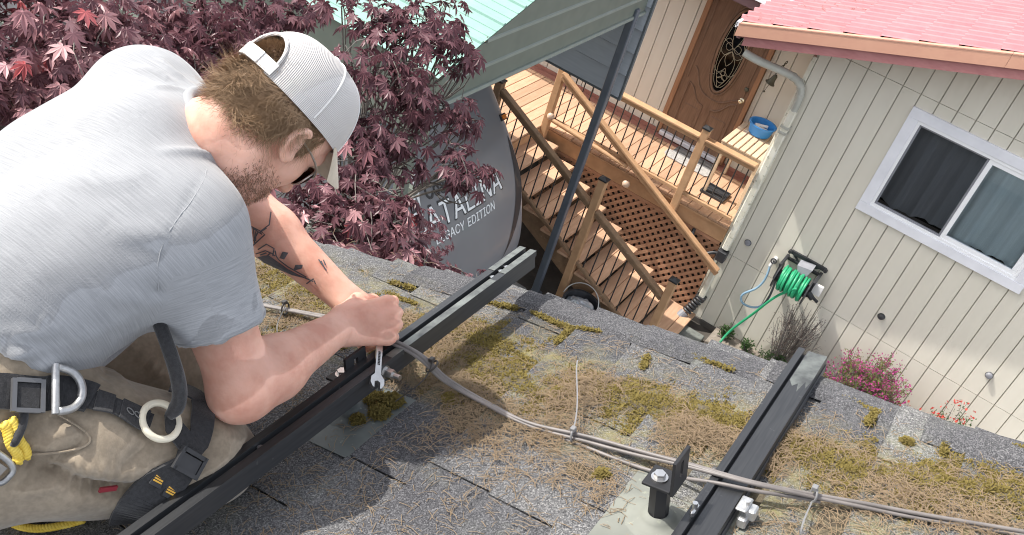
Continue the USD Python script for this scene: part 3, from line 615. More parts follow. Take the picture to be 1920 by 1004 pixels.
hg = spline([(-.66, D - .43, -5.87), (-.74, D - .40, -5.98), (-.86, D - .36, -6.22), (-.95, D - .30, -6.50), (-1.06, D - .26, -6.80), (-1.14, D - .30, -7.05), (-1.15, D - .45, -7.17), (-1.05, D - .8, -7.18), (-.7, D - 1.1, -7.18)], 80)
o = obj('garden_hose', tube(hg, .0155, 8), 'hose_green', smooth=True)
tag(stage.GetPrimAtPath(o), 'loose end of green garden hose hanging from the reel to the ground', 'hose')
sp = thing('tap', 'white outdoor tap on the beige wall feeding the hose reel', 'tap', (-1.07, D, -5.90))
obj('body', cat([cyl((-1.07, D, -5.90), (-1.07, D - .09, -5.90), .028, 12), cyl((-1.07, D - .07, -5.88), (-1.085, D - .09, -5.98), .02, 10)]), 'plastic_white', sp, smooth=40)
obj('handle', cat([cyl((-1.07, D - .09, -5.90), (-1.07, D - .12, -5.88), .012, 8), torus((-1.07, D - .12, -5.88), (0, 1, -.3), .03, .009, 14, 6)]), 'plastic_black', sp, smooth=True)
hb = spline([(-1.085, D - .09, -5.98), (-1.06, D - .12, -6.10), (-1.12, D - .13, -6.36), (-1.21, D - .13, -6.54), (-1.18, D - .12, -6.60), (-1.07, D - .1, -6.62), (-.97, D - .09, -6.56), (-.92, D - .09, -6.40), (-.93, D - .1, -6.2), (-.95, D - .14, -6.03), (-.955, D - .2, -5.96)], 90)
o = thing('supply_hose', 'short grey-blue supply hose looping from the tap to the reel', 'hose', hb[0])
obj('hose', tube(hb[:58], .014, 8), 'hose_blue', o, smooth=True)
obj('hose', tube(hb[57:], .0142, 8), 'hose_dark', o, smooth=True, label='black end of the supply hose')
bk = thing('bucket', 'round black bucket lined with crumpled silver plastic under the stairs', 'bucket', (-2.72, 8.95, GZ))
bc = np.array([-2.70, 8.90, GZ + .06])
obj('shell', lathe([(0, .005), (.17, .005), (.20, .06), (.225, .34), (.245, .35), (.245, .37), (.215, .37), (.19, .07), (0, .03)], bc, (0.08, -.05, 1), 32), 'plastic_black', bk, smooth=40)
obj('handle', tube([bc + (.235 * math.cos(a), .235 * math.sin(a) * .5 - .02, .37 + .20 * math.sin(a)) for a in np.linspace(0, np.pi, 20)], .007, 6), 'wire_metal', bk, smooth=True)
ic = trimesh.creation.icosphere(4, 1.0); v = ic.vertices; v = v * (1 + .35 * (meshkit.fbm(v * 2.1 + 5, 3)[:, None] - .5) + .3 * (np.abs(meshkit.noise(v * 4.3 + 9)[:, None] - .5)))
mat('silver_bag', (0.55, 0.58, 0.62), 0.22, (0.30, 0.33, 0.36), 6, metal=0.35, spec=.7)
obj('liner', trimesh.Trimesh(v * (.19, .17, .14) + bc + (.03, -.03, .26), ic.faces, process=False), 'silver_bag', bk, smooth=25)
o = obj('plastic_bag', trimesh.Trimesh(v[:, [1, 0, 2]] * (.10, .08, .07) + np.array([-2.36, 8.72, GZ + .06]), ic.faces, process=False), 'silver_bag', smooth=25)
tag(stage.GetPrimAtPath(o), 'small crumpled pale plastic bag on the ground beside the bucket', 'bag')
# =================================================================== the roof underfoot
SP = math.radians(17); HR = 1.05
UA = np.array([math.cos(SP), 0, math.sin(SP)]); UB = Y1; UC = np.array([-math.sin(SP), 0, math.cos(SP)])
def RL(p):
    """roof coordinates in eighths of a foot-long tab (0.875 m units): a up the slope, b towards the gable edge, c out of the roof"""
    p = .875 * np.asarray(p, float); return np.outer(p[..., 0], UA).reshape(p.shape) + np.outer(p[..., 1], UB).reshape(p.shape) + np.outer(p[..., 2] - HR, UC).reshape(p.shape)
def rl(m): return trimesh.Trimesh(RL(np.asarray(m.vertices)), m.faces, process=False)
def edge_b(a): return 1.835 - .105 * np.clip((-a - .85) / .9, 0, 1.2) ** 1.3 + .006 * np.sin(a * 9)
def shingle_mat(name, tint, lich):
    nd = {'g': ('geometry', {}), 'v': ('voronoi_texture', {'scale': 560.0}), 'bw': ('rgb_to_bw', {}), 'r': ('rgb_ramp', {'ramp': [(0, (.034, .034, .037)), (.35, (.066, .0665, .070)), (.6, (.112, .112, .116)), (.8, (.175, .174, .176)), (1, (.29, .288, .285))]}),
          'n': ('noise_texture', {'scale': 2.6, 'detail': 5.0, 'roughness': .65}), 'nr': ('rgb_ramp', {'ramp': [(.30, (.70, .70, .72)), (.52, (1.0, 1, 1)), (.72, (1.22, 1.2, 1.16))]}), 'mu': ('mix', {'mix_type': 'multiply', 'fac': 1.0}),
          'l': ('noise_texture', {'scale': 7.0, 'detail': 7.0, 'roughness': .72}), 'lr': ('rgb_ramp', {'ramp': [(0, (0, 0, 0)), (.54, (0, 0, 0)), (.70, (lich,) * 3), (1, (lich,) * 3)]}), 'ml': ('mix', {'color2': (.27, .285, .205)}),
          't': ('mix', {'mix_type': 'multiply', 'fac': 1.0, 'color2': tint}), 'bn': ('noise_texture', {'scale': 420.0, 'detail': 1.0}), 'b': ('bump', {'strength': .55, 'distance': .003}), 'sx': ('separate_xyz', {}), 'by': ('map_range', {'from_min': 1.10, 'from_max': 1.50}), 'br': ('rgb_ramp', {'ramp': [(0, (0, 0, 0)), (.25, (1, 1, 1)), (.72, (1, 1, 1)), (1, (0, 0, 0))]}), 'fn': ('noise_texture', {'scale': 15.0, 'detail': 8.0, 'roughness': .75}), 'fr': ('rgb_ramp', {'ramp': [(0, (0, 0, 0)), (.44, (0, 0, 0)), (.62, (.62, .62, .62)), (1, (.75, .75, .75))]}), 'fm': ('mix', {'mix_type': 'multiply', 'fac': 1.0}), 'film': ('mix', {'color2': (.235, .205, .075)}),
          'p': ('principled_bsdf', {'roughness': .9, 'specular_ior_level': .35})}
    ln = [('g.position', 'v.vector'), ('v.color', 'bw.color'), ('bw.val', 'r.fac'), ('g.position', 'n.vector'), ('n.fac', 'nr.fac'), ('r.color', 'mu.color1'), ('nr.color', 'mu.color2'), ('g.position', 'l.vector'), ('l.fac', 'lr.fac'),
          ('lr.color', 'ml.fac'), ('mu.color', 'ml.color1'), ('ml.color', 't.color1'), ('g.position', 'sx.vector'), ('sx.y', 'by.value'), ('by.result', 'br.fac'), ('g.position', 'fn.vector'), ('fn.fac', 'fr.fac'), ('br.color', 'fm.color1'), ('fr.color', 'fm.color2'), ('fm.color', 'film.fac'), ('t.color', 'film.color1'), ('film.color', 'p.base_color'), ('g.position', 'bn.vector'), ('bn.fac', 'b.height'), ('b.normal', 'p.normal')]
    MATS[name] = usdkit.material(stage, '/World/Looks/' + name, nd, ln, surface='p.BSDF')
shingle_mat('shingle_a', (1.0, 1.0, 1.0), .22); shingle_mat('shingle_b', (.70, .70, .73), .18); shingle_mat('shingle_c', (1.10, 1.10, 1.08), .22)
mat('felt', (.018, .018, .019), .95)
mat('rail_black', (.048, .050, .055), .40, (.062, .064, .068), 30, metal=.75, stretch=(8, .4, 8), spots=(55, .68, (.11, .112, .115)))
mat('rail_worn', (.22, .235, .22), .45, (.09, .094, .094), 24, metal=.75, bump=.1, bscale=120, bdist=.002)
mat('flash_dark', (.085, .098, .098), .55, (.12, .135, .132), 16, metal=.25, spots=(60, .64, (.22, .24, .22)))
mat('flash_pale', (.19, .198, .172), .7, (.125, .132, .118), 7, metal=.1, spots=(70, .62, (.225, .235, .19)))
mat('steel', (.62, .61, .60), .28, (.52, .51, .5), 40, metal=1.0)
mat('steel_matt', (.58, .58, .58), .42, (.40, .40, .40), 60, metal=.9)
mat('post_black', (.02, .02, .022), .40, metal=.4, spots=(70, .70, (.07, .07, .07)))
mat('cable', (.17, .153, .146), .5, (.12, .108, .104), 26, bump=.1, bscale=200, bdist=.001)
mat('tie_black', (.03, .026, .024), .5)
mat('tie_clear', (.17, .17, .175), .4)
shop = thing('shingled_building', 'building whose mossy grey shingle roof the man kneels on', 'building', (0, 0, GZ))
EAVE = -2.03
roofpoly = Polygon([(EAVE, -5), (3.2, -5), (3.2, 1.80), (-.85, 1.80), (-1.8, 1.70), (EAVE, 1.68)])
obj('roof_deck', cat([rl(prism(roofpoly, (0, 0, -.030), X1, Y1, Z1, .0295))]), 'felt', shop)
obj('wall', bx(-1.40, 2.7, -4.2, 1.25, GZ, -1.80), 'siding', shop)
obj('gable', prism(Polygon([(-1.40, -1.80), (2.7, -1.80), (2.7, 2.7 * math.tan(SP) - 1.16), (-1.40, -1.60)]), (0, 1.25, 0), X1, Z1, -Y1, .1), 'siding', shop)
obj('rake_board', rl(cat([cbx(EAVE, -.85, 1.62, 1.655, -.19, -.032, .004), cbx(-.84, 3.2, 1.72, 1.755, -.19, -.032, .004)])), 'plastic_white', shop)
rs = random.Random(3)
EXP = .143; A0 = -1.035 - 7 * EXP
def shingle(a0, b0, b1, lift):
    b0 += .0026; b1 -= .0026; a1 = a0 + .150; n = 4
    v = []
    for i in range(n + 1):
        b = b0 + (b1 - b0) * i / n; ja = .0015 * math.sin(i * 2.1 + b * 31)
        hi = .0105 + lift * (1 if i in (0, n) else .3)
        v += [(a0 + ja, b, hi), (a0 + ja + .0015, b, hi - .0065), (a1, b, .0012)]
    v = np.array(v); f = []
    for i in range(n):
        p, q = 3 * i, 3 * i + 3
        f += [(p, p + 2, q + 2), (p, q + 2, q), (p, q, q + 1), (p, q + 1, p + 1)]
    f += [(0, 1, 2), (3 * n, 3 * n + 2, 3 * n + 1)]
    m = trimesh.Trimesh(v, f, process=False)
    if m.face_normals[0][2] < 0: m.invert()
    return m
JOINT = {7: 1.07, 8: 1.138, 9: 1.122, 10: 1.20, 11: 1.30, 12: 1.25}
for i in range(25):
    a0 = A0 + EXP * i; e = float(edge_b(a0)) + rs.uniform(-.007, .006)
    b = (JOINT.get(i, 1.02 + .1 * ((i * 3) % 4) + rs.uniform(-.02, .02))) - 5 * .305
    bs = [b + .305 * k for k in range(9) if b + .305 * k < e - .05]
    lo = -.25
    bs = [q for q in bs if q > lo] + [e]
    for p, q in zip(bs[:-1], bs[1:]):
        obj('shingle', rl(shingle(a0, p, q, rs.uniform(0, .0035))), rs.choice(['shingle_a', 'shingle_a', 'shingle_b', 'shingle_c']), shop)
ea = -1.98
while ea < .9:                                       # short pieces lapped along the gable edge, each over the one below
    ln = rs.uniform(.26, .33); e0_, e1_ = float(edge_b(ea)), float(edge_b(ea + ln)); wdt = rs.uniform(.075, .12); sk = rs.uniform(-.008, .008); v = []
    nA, nB2 = 6, 5
    for i in range(nA + 1):
        s_ = i / nA; aa = ea + (ln + .03) * s_; ee = (e0_ + (e1_ - e0_) * s_) - .004 + sk * (1 - s_) + .004 * math.sin(9 * aa) + rs.uniform(-.0025, .0025); top = .0205 - .0125 * s_ + .002 * math.sin(14 * aa)
        for j in range(nB2 + 1):
            t_2 = j / nB2; v.append((aa, ee - wdt * (1 - t_2), top - (.010 * max(0, t_2 - .6) ** 2 / .16) - (.009 if j == 0 else 0)))
        v.append((aa, ee - .001, top - .022))
    f = []; st = nB2 + 2
    for i in range(nA):
        for j in range(nB2 + 1): q = i * st + j; f += [(q, q + st, q + st + 1), (q, q + st + 1, q + 1)]
    b0_ = len(v); v += [(ea + .001, v[j][1], v[j][2] - .009) for j in range(nB2 + 1)]
    for j in range(nB2): f += [(j, j + 1, b0_ + j + 1), (j, b0_ + j + 1, b0_ + j)]
    m = trimesh.Trimesh(v, f, process=False)
    if m.face_normals[0][2] < 0: m.invert()
    obj('edge_shingle', rl(m), rs.choice(['shingle_a', 'shingle_b', 'shingle_b']), shop); ea += ln
sheet = cat([bx(A0 + EXP * 25 + .006, 3.2, -5, 1.83, 0, .006), bx(A0 + .144, A0 + EXP * 25 + .002, -5, .04, 0, .0012)])
obj('roof_covering', rl(sheet), 'shingle_a', shop)
# raised mineral beads, moss and needles
def mtop(a): return np.interp(a, [-1.75, -1.54, -1.39, -1.24, -1.13, -1.0, -.91, -.76, -.58, -.44, -.35, -.26, -.17, -.07, .01, .08, .5], [1.57, 1.55, 1.57, 1.56, 1.62, 1.60, 1.58, 1.60, 1.62, 1.64, 1.635, 1.63, 1.63, 1.66, 1.69, 1.70, 1.74])
def mbot(a): return np.interp(a, [-1.75, -1.54, -1.38, -1.0, -.78, -.57, -.44, -.30, -.10, .09, .5], [1.36, 1.36, 1.33, 1.40, 1.37, 1.40, 1.42, 1.46, 1.52, 1.57, 1.66])
def n2(a, b, f, s): return meshkit.fbm(np.stack([a * f, b * f, np.full_like(a, 3.7 + s)], -1), 4, s)
npr = np.random.default_rng(17)
def moss_density(a, b):
    t, u = mtop(a), mbot(a); e = np.minimum((t - b) / .05, (b - u) / .07)
    band = np.clip(e, -1.5, 1) * .34 + (n2(a, b, 9, 1) - .5) * 1.6 + (n2(a, b, 34, 12) - .5) * 1.3 + .0
    band += .22 * np.exp(-((b - (t - .07)) / .05) ** 2) * (a > -.8)
    cl = 1.15 - np.hypot((a + 1.05) / .085, (b - 1.55) / .055) + (n2(a, b, 16, 2) - .5)
    c2 = .9 - np.hypot((a + .99) / .06, (b - 1.43) / .03) + (n2(a, b, 20, 4) - .5)
    l = .8 - np.hypot((a + 1.52) / .16, (b - 1.49) / .07) + (n2(a, b, 16, 5) - .5)
    return np.maximum.reduce([band, cl, c2, l])
def blades(a, b, c, L, W, nb, spread, rise):
    """small pointed blades; returns vertices and faces in roof coordinates"""
    n = len(a); k = n * nb; A = np.repeat(a, nb) + npr.normal(0, spread, k); B = np.repeat(b, nb) + npr.normal(0, spread, k); C = np.repeat(c, nb)
    th = npr.uniform(0, 2 * np.pi, k); ph = npr.uniform(*rise, k); l = np.repeat(L, nb) * npr.uniform(.6, 1.3, k)
    d = np.stack([np.cos(th) * np.cos(ph), np.sin(th) * np.cos(ph), np.sin(ph)], -1); s = np.stack([-np.sin(th), np.cos(th), 0 * th], -1) * (W * npr.uniform(.7, 1.3, k))[:, None]
    p = np.stack([A, B, C], -1); mid = p + d * (l * .55)[:, None]; tip = p + d * l[:, None] + np.stack([0 * l, 0 * l, -.25 * l], -1)
    V = np.stack([p - s * .5, p + s * .5, mid - s * .6, mid + s * .6, tip], 1).reshape(-1, 3); o = np.arange(k)[:, None] * 5
    F = np.concatenate([o + [0, 1, 3], o + [0, 3, 2], o + [2, 3, 4]], 0)
    return V, F
def rnd_mat(name, stops, rough=.8, trans=0.0, scale=0):
    nd = {'g': ('geometry', {}), 'r': ('rgb_ramp', {'ramp': stops}), 'p': ('principled_bsdf', {'roughness': rough, 'specular_ior_level': .3})}
    ln = [('g.random_per_island', 'r.fac'), ('r.color', 'p.base_color')]; out = 'p.BSDF'
    if trans:
        nd['t'] = ('translucent_bsdf', {}); nd['x'] = ('mix_closure', {'fac': trans}); ln += [('r.color', 't.color'), ('p.BSDF', 'x.closure1'), ('t.BSDF', 'x.closure2')]; out = 'x.closure'
    MATS[name] = usdkit.material(stage, '/World/Looks/' + name, nd, ln, surface=out)
rnd_mat('moss', [(0, (.19, .15, .045)), (.3, (.33, .275, .08)), (.6, (.46, .39, .14)), (.85, (.37, .345, .11)), (1, (.58, .50, .26))], .9, .25)
rnd_mat('needles', [(0, (.22, .16, .10)), (.2, (.44, .355, .235)), (.5, (.66, .575, .41)), (.8, (.78, .71, .54)), (1, (.85, .80, .66))], .65)
mat('moss_mat', (.06, .048, .033), .95, (.115, .095, .06), 60, bump=.8, bscale=180, bdist=.006)
g = npr.uniform([-1.75, 1.25], [.5, 1.75], (60000, 2)); dm = moss_density(g[:, 0], g[:, 1]); keep = dm > npr.uniform(-.14, .74, len(g))
a, b = g[keep].T; hgt = np.clip(dm[keep], 0, .8) * .015
V, F = blades(a, b, .004 + hgt * npr.uniform(.1, .8, len(a)), .006 + .4 * hgt, .0021, 9, .004, (.1, 1.4))
jl = [((-.34, 1.783), (-.215, 1.768)), ((-.215, 1.768), (-.22, 1.715)), ((-1.02, 1.722), (-.91, 1.708)), ((-.905, 1.705), (-.90, 1.64)), ((-.91, 1.71), (-.84, 1.735)), ((.04, 1.80), (.14, 1.80)), ((-.08, 1.75), (-.07, 1.70)), ((-1.40, 1.655), (-1.33, 1.66)), ((-1.34, 1.60), (-1.28, 1.60)), ((-1.16, 1.70), (-1.06, 1.72)), ((-.62, 1.755), (-.52, 1.75)), ((-.70, 1.70), (-.69, 1.65))]
for (p, q), w in zip(jl, (1.1, .9, 1, .8, .6, .8, .3, .4, .5, .9, .35, .4)):
    n = int(300 * w); t = npr.uniform(0, 1, n); aa = p[0] + (q[0] - p[0]) * t + npr.normal(0, .0024, n); bb = p[1] + (q[1] - p[1]) * t + npr.normal(0, .0024, n)
    v, f = blades(aa, bb, npr.uniform(.004, .013, n), np.full(n, .006), .0026, 6, .003, (.2, 1.4)); F = np.vstack([F, f + len(V)]); V = np.vstack([V, v])
cl = [(-1.105, 1.235, .030, .016), (-1.07, 1.205, .020, .022), (-1.075, 1.25, .026, .02), (-1.095, 1.165, .014, .013), (-.60, 1.285, .012, .012), (-.80, 1.47, .015, .012), (-.98, 1.33, .016, .010), (-.14, 1.70, .008, .008)]
for ca, cb_, rr, hh in cl:
    n = 260; r_ = rr * np.sqrt(npr.uniform(0, 1, n)); t = npr.uniform(0, 2 * np.pi, n)
    v, f = blades(ca + r_ * np.cos(t), cb_ + r_ * np.sin(t), .006 + hh * (1 - (r_ / rr) ** 2) * npr.uniform(.5, 1, n), np.full(n, .008), .0028, 6, .003, (.1, 1.4)); F = np.vstack([F, f + len(V)]); V = np.vstack([V, v])
tag(stage.GetPrimAtPath(obj('moss', trimesh.Trimesh(RL(V), F, process=False), 'moss')), 'yellow green moss growing in a band and in the joints of the shingles', 'moss', kind='stuff')
# a low felted mat under the moss and needles
na, nb_ = 260, 90; ga, gb = np.meshgrid(np.linspace(-1.75, .5, na), np.linspace(1.2, 1.76, nb_), indexing='ij'); dd = np.maximum(moss_density(ga, gb), .12 + (n2(ga, gb, 11, 8) - .56) * 1.1 - 6 * np.clip(1.28 - gb, 0, 1) - 8 * np.clip(gb - mtop(ga) + .04, 0, 1))
hc = .002 + np.clip(dd, -.3, .6) * .018 + .006 * (n2(ga, gb, 50, 6) - .5)
VV = np.stack([ga, gb, hc], -1).reshape(-1, 3); idx = np.arange(na * nb_).reshape(na, nb_); ok = (dd[:-1, :-1] > .02)
q0, q1, q2, q3 = idx[:-1, :-1][ok], idx[1:, :-1][ok], idx[1:, 1:][ok], idx[:-1, 1:][ok]
tag(stage.GetPrimAtPath(obj('litter_mat', trimesh.Trimesh(RL(VV), np.vstack([np.stack([q0, q1, q2], 1), np.stack([q0, q2, q3], 1)]), process=False), 'moss_mat', smooth=True)), 'matted dark litter under the moss and needles on the roof', 'litter', kind='stuff')
def needle_density(a, b):
    u, t = mbot(a), mtop(a)
    core = np.exp(-np.clip(np.maximum(u - .03 - b, b - (t - .05)) / .05, 0, 9) ** 2)
    low = np.exp(-(np.clip(np.abs(b - 1.27) - .05, 0, 9) / .07) ** 2) * np.clip((a + 1.55) / .2, 0, 1) * np.clip((.5 - a) / .3, 0, 1)
    k = n2(a, b, 8, 9)
    lump = np.exp(-((a + .88) / .10) ** 2 - ((b - 1.29) / .07) ** 2) * .8 + np.exp(-((a + 1.22) / .10) ** 2 - ((b - 1.25) / .09) ** 2) * .8 + np.exp(-((a + .62) / .25) ** 2 - ((b - 1.47) / .06) ** 2) * .9 + np.exp(-((a + .2) / .28) ** 2 - ((b - 1.53) / .05) ** 2) * .9
    sparse = .028 * (b < 1.72) * (b > .70) * np.clip((a + 1.35) / .2, 0, 1) + .012 * (b > .3)
    off = 1 - .85 * ((a > -.56) & (a < -.34) & (b < 1.345)) - .8 * ((a > -1.166) & (a < -1.0) & (b > 1.063) & (b < 1.285)); return off * np.clip((.55 * core + .26 * low + .55 * lump) * np.clip((k - .40) * 3.4, 0, 1.2), 0, 1) + off * sparse
g = npr.uniform([-1.8, .45], [.6, 1.80], (430000, 2)); a, b = g.T; nd_ = needle_density(a, b); keep = npr.uniform(0, 1, len(a)) < nd_ * .62; a, b = a[keep], b[keep]; nd_ = nd_[keep]
n = len(a); th = npr.uniform(0, 2 * np.pi, n); L = npr.uniform(.010, .034, n) * npr.choice([1, 1, 1.25], n); W = npr.uniform(.00036, .00064, n); cur = npr.normal(0, .06, n); tilt = npr.normal(0, .16, n); c0 = .009 + npr.uniform(0, .020, n) * np.clip(nd_, 0, 1)
SEG = 2; V = []
for s in range(SEG + 1):
    t = s / SEG - .5; tt = th + cur * (t * 2)
    x = a + L * t * np.cos(th) - cur * L * (t * t) * np.sin(th); y = b + L * t * np.sin(th) + cur * L * (t * t) * np.cos(th); z = np.maximum(c0 + L * t * tilt + .003 * (1 - 4 * t * t), .006)
    for k in (-1, 0, 1): V.append(np.stack([x - k * W * np.sin(tt), y + k * W * np.cos(tt), z + (W * .9 if k == 0 else 0)], -1))
V = np.stack(V, 1).reshape(-1, 3); o = np.arange(n)[:, None] * 3 * (SEG + 1); F = []
for s in range(SEG):
    q = 3 * s
    for k in (0, 1): F += [o + [q + k, q + k + 1, q + k + 4], o + [q + k, q + k + 4, q + k + 3]]
tag(stage.GetPrimAtPath(obj('pine_needles', trimesh.Trimesh(RL(V), np.vstack(F), process=False), 'needles')), 'dry tan pine needles scattered over the shingles and moss', 'pine needles', kind='stuff')
# =================================================================== racking: rails, standoffs
def profile_rail(name, label, poly, a0, c0, b0, b1, wear, m='rail_black'):
    r = thing(name, label, 'rail', RL((a0, (b0 + b1) / 2, c0)))
    obj('extrusion', rl(prism(poly, (a0, b0, c0), X1, Z1, Y1, b1 - b0)), m, r)
    return r
P_L = Polygon([(-.021, 0), (.021, 0), (.021, .030), (.0245, .033), (.0245, .046), (.0065, .046), (.0065, .034), (-.0065, .034), (-.0065, .046), (-.0235, .046), (-.0235, .035), (-.021, .032)]).difference(sbox(-.017, .004, .017, .029))
railL = profile_rail('mounting_rail', 'long black slotted rail raised on a standoff, the one the man bolts down', P_L, -1.080, .086, .30, 1.80, None)
obj('worn_end', rl(cat([cbx(-1.1036, -1.0865, 1.66, 1.801, .1325, .1332, .0002), cbx(-1.0735, -1.0556, 1.66, 1.801, .1325, .1332, .0002), cbx(-1.0735, -1.0556, 1.24, 1.62, .1323, .1328, .0002)])), 'rail_worn', railL)
obj('splice_bolt', rl(cat([cyl((-1.08, b, .121), (-1.08, b, .128), .006, 8) for b in (1.64, 1.70, 1.675)] + [cyl((-1.08, .90, .121), (-1.08, .90, .126), .006, 8)])), 'steel', railL)
P_R = Polygon([(-.033, 0), (.031, 0), (.031, .032), (-.012, .032), (-.012, .020), (-.0185, .020), (-.0185, .036), (-.033, .036)])
railR = profile_rail('mounting_rail', 'wide black rail lying flat under the cable, its worn end past the roof edge', P_R, -.380, .010, -.10, 1.865, None)
obj('worn_end', rl(cat([prism(Polygon([(-.391, 1.866), (-.391, 1.735), (-.380, 1.715), (-.372, 1.73), (-.366, 1.70), (-.360, 1.745), (-.354, 1.72), (-.3495, 1.76), (-.3495, 1.866)]), (0, 0, .0418), X1, Y1, Z1, .0006)])), 'rail_worn', railR)
obj('edge_seal', rl(cbx(-.3488, -.3468, -.10, 1.86, .010, .026, .0005)), 'plastic_black', railR)
obj('clip', rl(cat([cbx(-.404, -.396, 1.225, 1.255, .048, .062, .003), cyl((-.400, 1.24, .05), (-.400, 1.24, .072), .005, 8)])), 'steel', railR)
k2 = obj('end_clamp', rl(cat([cbx(-.338, -.322, 1.285, 1.335, .012, .034, .003), cbx(-.345, -.325, 1.29, 1.33, .044, .050, .002), cyl((-.331, 1.31, .03), (-.331, 1.31, .058), .006, 8), cbx(-.330, -.312, 1.30, 1.325, .022, .045, .003)])), 'steel_matt', railR)
def hexcyl(p, q, r): return cyl(p, q, r, 6)
def standoff(label, a, b, plate, top, pm, wr, left):
    o = thing('roof_standoff', label, 'standoff', RL((a, b, 0)))
    (a0, a1), (b0, b1) = plate
    obj('flashing', rl(prism(Polygon([(a0, b0), (a1, b0), (a1, b1), (a0, b1)]).buffer(-.006).buffer(.006), (0, 0, .0072), X1, Y1, Z1, .0016)), pm, o)
    obj('cone', rl(lathe([(.060, .0085), (.052, .011), (.046, .013), (.036, .014), (.030, .020), (.024, .026), (.018, .027)], (a, b, 0), (0, 0, 1), 28)), pm, o, smooth=40)
    obj('post', rl(cat([hexcyl((a, b, .02), (a, b, top), .0185), cyl((a, b, .022), (a, b, .026), .024, 14)])), 'post_black', o)
    fa = (a - .026, a + .026)
    obj('bracket', rl(cat([cbx(fa[0], fa[1], b - .026, b + .030, top, top + .006, .001)] + [prism(sbox(b - .026, top - .002, b + .034, top + .068).difference(sbox(b - .002, top + .024, b + .010, top + .056)), (fa[1] + .0005, 0, 0), Y1, Z1, X1, .006)])), 'post_black', o)
    obj('bolt', rl(cat([cyl((a - .004, b, top + .006), (a - .004, b, top + .009), .015, 18), hexcyl((a - .004, b, top + .009), (a - .004, b, top + .017), .0105)])), 'steel', o)
    return o
standoff('black standoff on a dark flashing plate, under the raised rail by the wrench', -1.136, 1.182, ((-1.166, -1.030), (1.063, 1.285)), .088, 'flash_dark', 0, True)
standoff('black standoff with a bare L-bracket on a pale weathered plate beside the flat rail', -.462, 1.232, ((-.548, -.30), (1.03, 1.345)), .096, 'flash_pale', 0, False)
# =================================================================== cable run and its ties
cable = thing('cable_bundle', 'bundle of grey cables tied together and snaking across the shingles', 'cable', RL((-.8, 1.35, .02)))
main = np.array([(-1.75, 1.36, .02), (-1.56, 1.375, .025), (-1.46, 1.395, .03), (-1.36, 1.40, .045), (-1.25, 1.36, .10), (-1.175, 1.305, .140), (-1.11, 1.278, .141), (-1.06, 1.283, .132), (-1.02, 1.305, .098), (-1.0, 1.318, .068), (-.966, 1.341, .032), (-.871, 1.337, .021), (-.779, 1.333, .018), (-.691, 1.348, .018), (-.58, 1.359, .023), (-.46, 1.358, .042), (-.398, 1.357, .0505), (-.351, 1.364, .0515), (-.298, 1.383, .047), (-.239, 1.418, .032), (-.162, 1.454, .021), (-.092, 1.478, .016), (.097, 1.537, .016), (.5, 1.63, .016), (1.3, 1.66, .016)])
sm = spline(main, 260); t_ = np.linspace(0, 1, 260); wob = lambda ph, f, am: am * np.sin(f * t_ * 6.28 + ph)
rw = .0037
offs = [(-.0043, .000), (.0041, .001), (.000, .0066)]
for i, (o1, o2) in enumerate(offs):
    c = sm.copy(); c[:, 1] += o1 + wob(i * 2.1, 7, .0012); c[:, 0] += o1 * .5; c[:, 2] += o2 * (.6 + .4 * np.sin(t_ * 31 + i)) + wob(i, 5, .0012)
    obj('cable', rl(tube(c, rw, 8)), 'cable', cable, smooth=True)
ln_ = spline([(-.72, 1.338, .010), (-.64, 1.340, .010), (-.576, 1.338, .012), (-.48, 1.340, .022), (-.42, 1.335, .042), (-.385, 1.338, .0485), (-.345, 1.348, .0485), (-.295, 1.378, .038), (-.23, 1.418, .022)], 70)
obj('cable', rl(tube(ln_, .0036, 8)), 'cable', cable, smooth=True, label='single cable sagging out of the bundle')
def tie(label, a, b, c, tail, m, r=.015):
    o = thing('cable_tie', label, 'cable tie', RL((a, b, c)))
    T = unit(np.gradient(sm, axis=0)[int(np.argmin(np.linalg.norm(sm - np.array([a, b, c]), axis=1)))])
    p = sm[int(np.argmin(np.linalg.norm(sm - np.array([a, b, c]), axis=1)))] + np.array([0, 0, .003])
    obj('loop', rl(torus(p, T, r, .0022, 22, 6)), m, o, smooth=True)
    obj('head', rl(cbx(p[0] - .005, p[0] + .005, p[1] - .006, p[1] + .006, p[2] + r - .003, p[2] + r + .006, .001)), m, o)
    tp = spline([p + np.array([0, 0, r])] + [np.array(q) for q in tail], 24)
    obj('tail', rl(strip(tp, (0.2, -.3, 1), .0028, .0010)), m, o)
tie('black cable tie just right of the raised rail, its tail pointing down the roof', -1.012, 1.31, .085, [(-1.01, 1.285, .075), (-1.03, 1.25, .05), (-1.05, 1.235, .03)], 'tie_black')
tie('pale cable tie in the middle of the run, its long tail standing up', -.700, 1.352, .016, [(-.705, 1.37, .04), (-.735, 1.43, .06), (-.775, 1.50, .075), (-.765, 1.49, .082)][:3] + [(-.78, 1.512, .074)], 'tie_clear', .013)
tie('pale cable tie right of the flat rail, its tail lying towards the viewer', -.243, 1.416, .033, [(-.243, 1.42, .03), (-.24, 1.37, .03), (-.235, 1.32, .022)], 'tie_clear', .013)
tie('black cable tie left of the man with a thin tail hanging down', -1.50, 1.385, .03, [(-1.49, 1.37, .042), (-1.47, 1.33, .035), (-1.44, 1.30, .012)], 'tie_black')
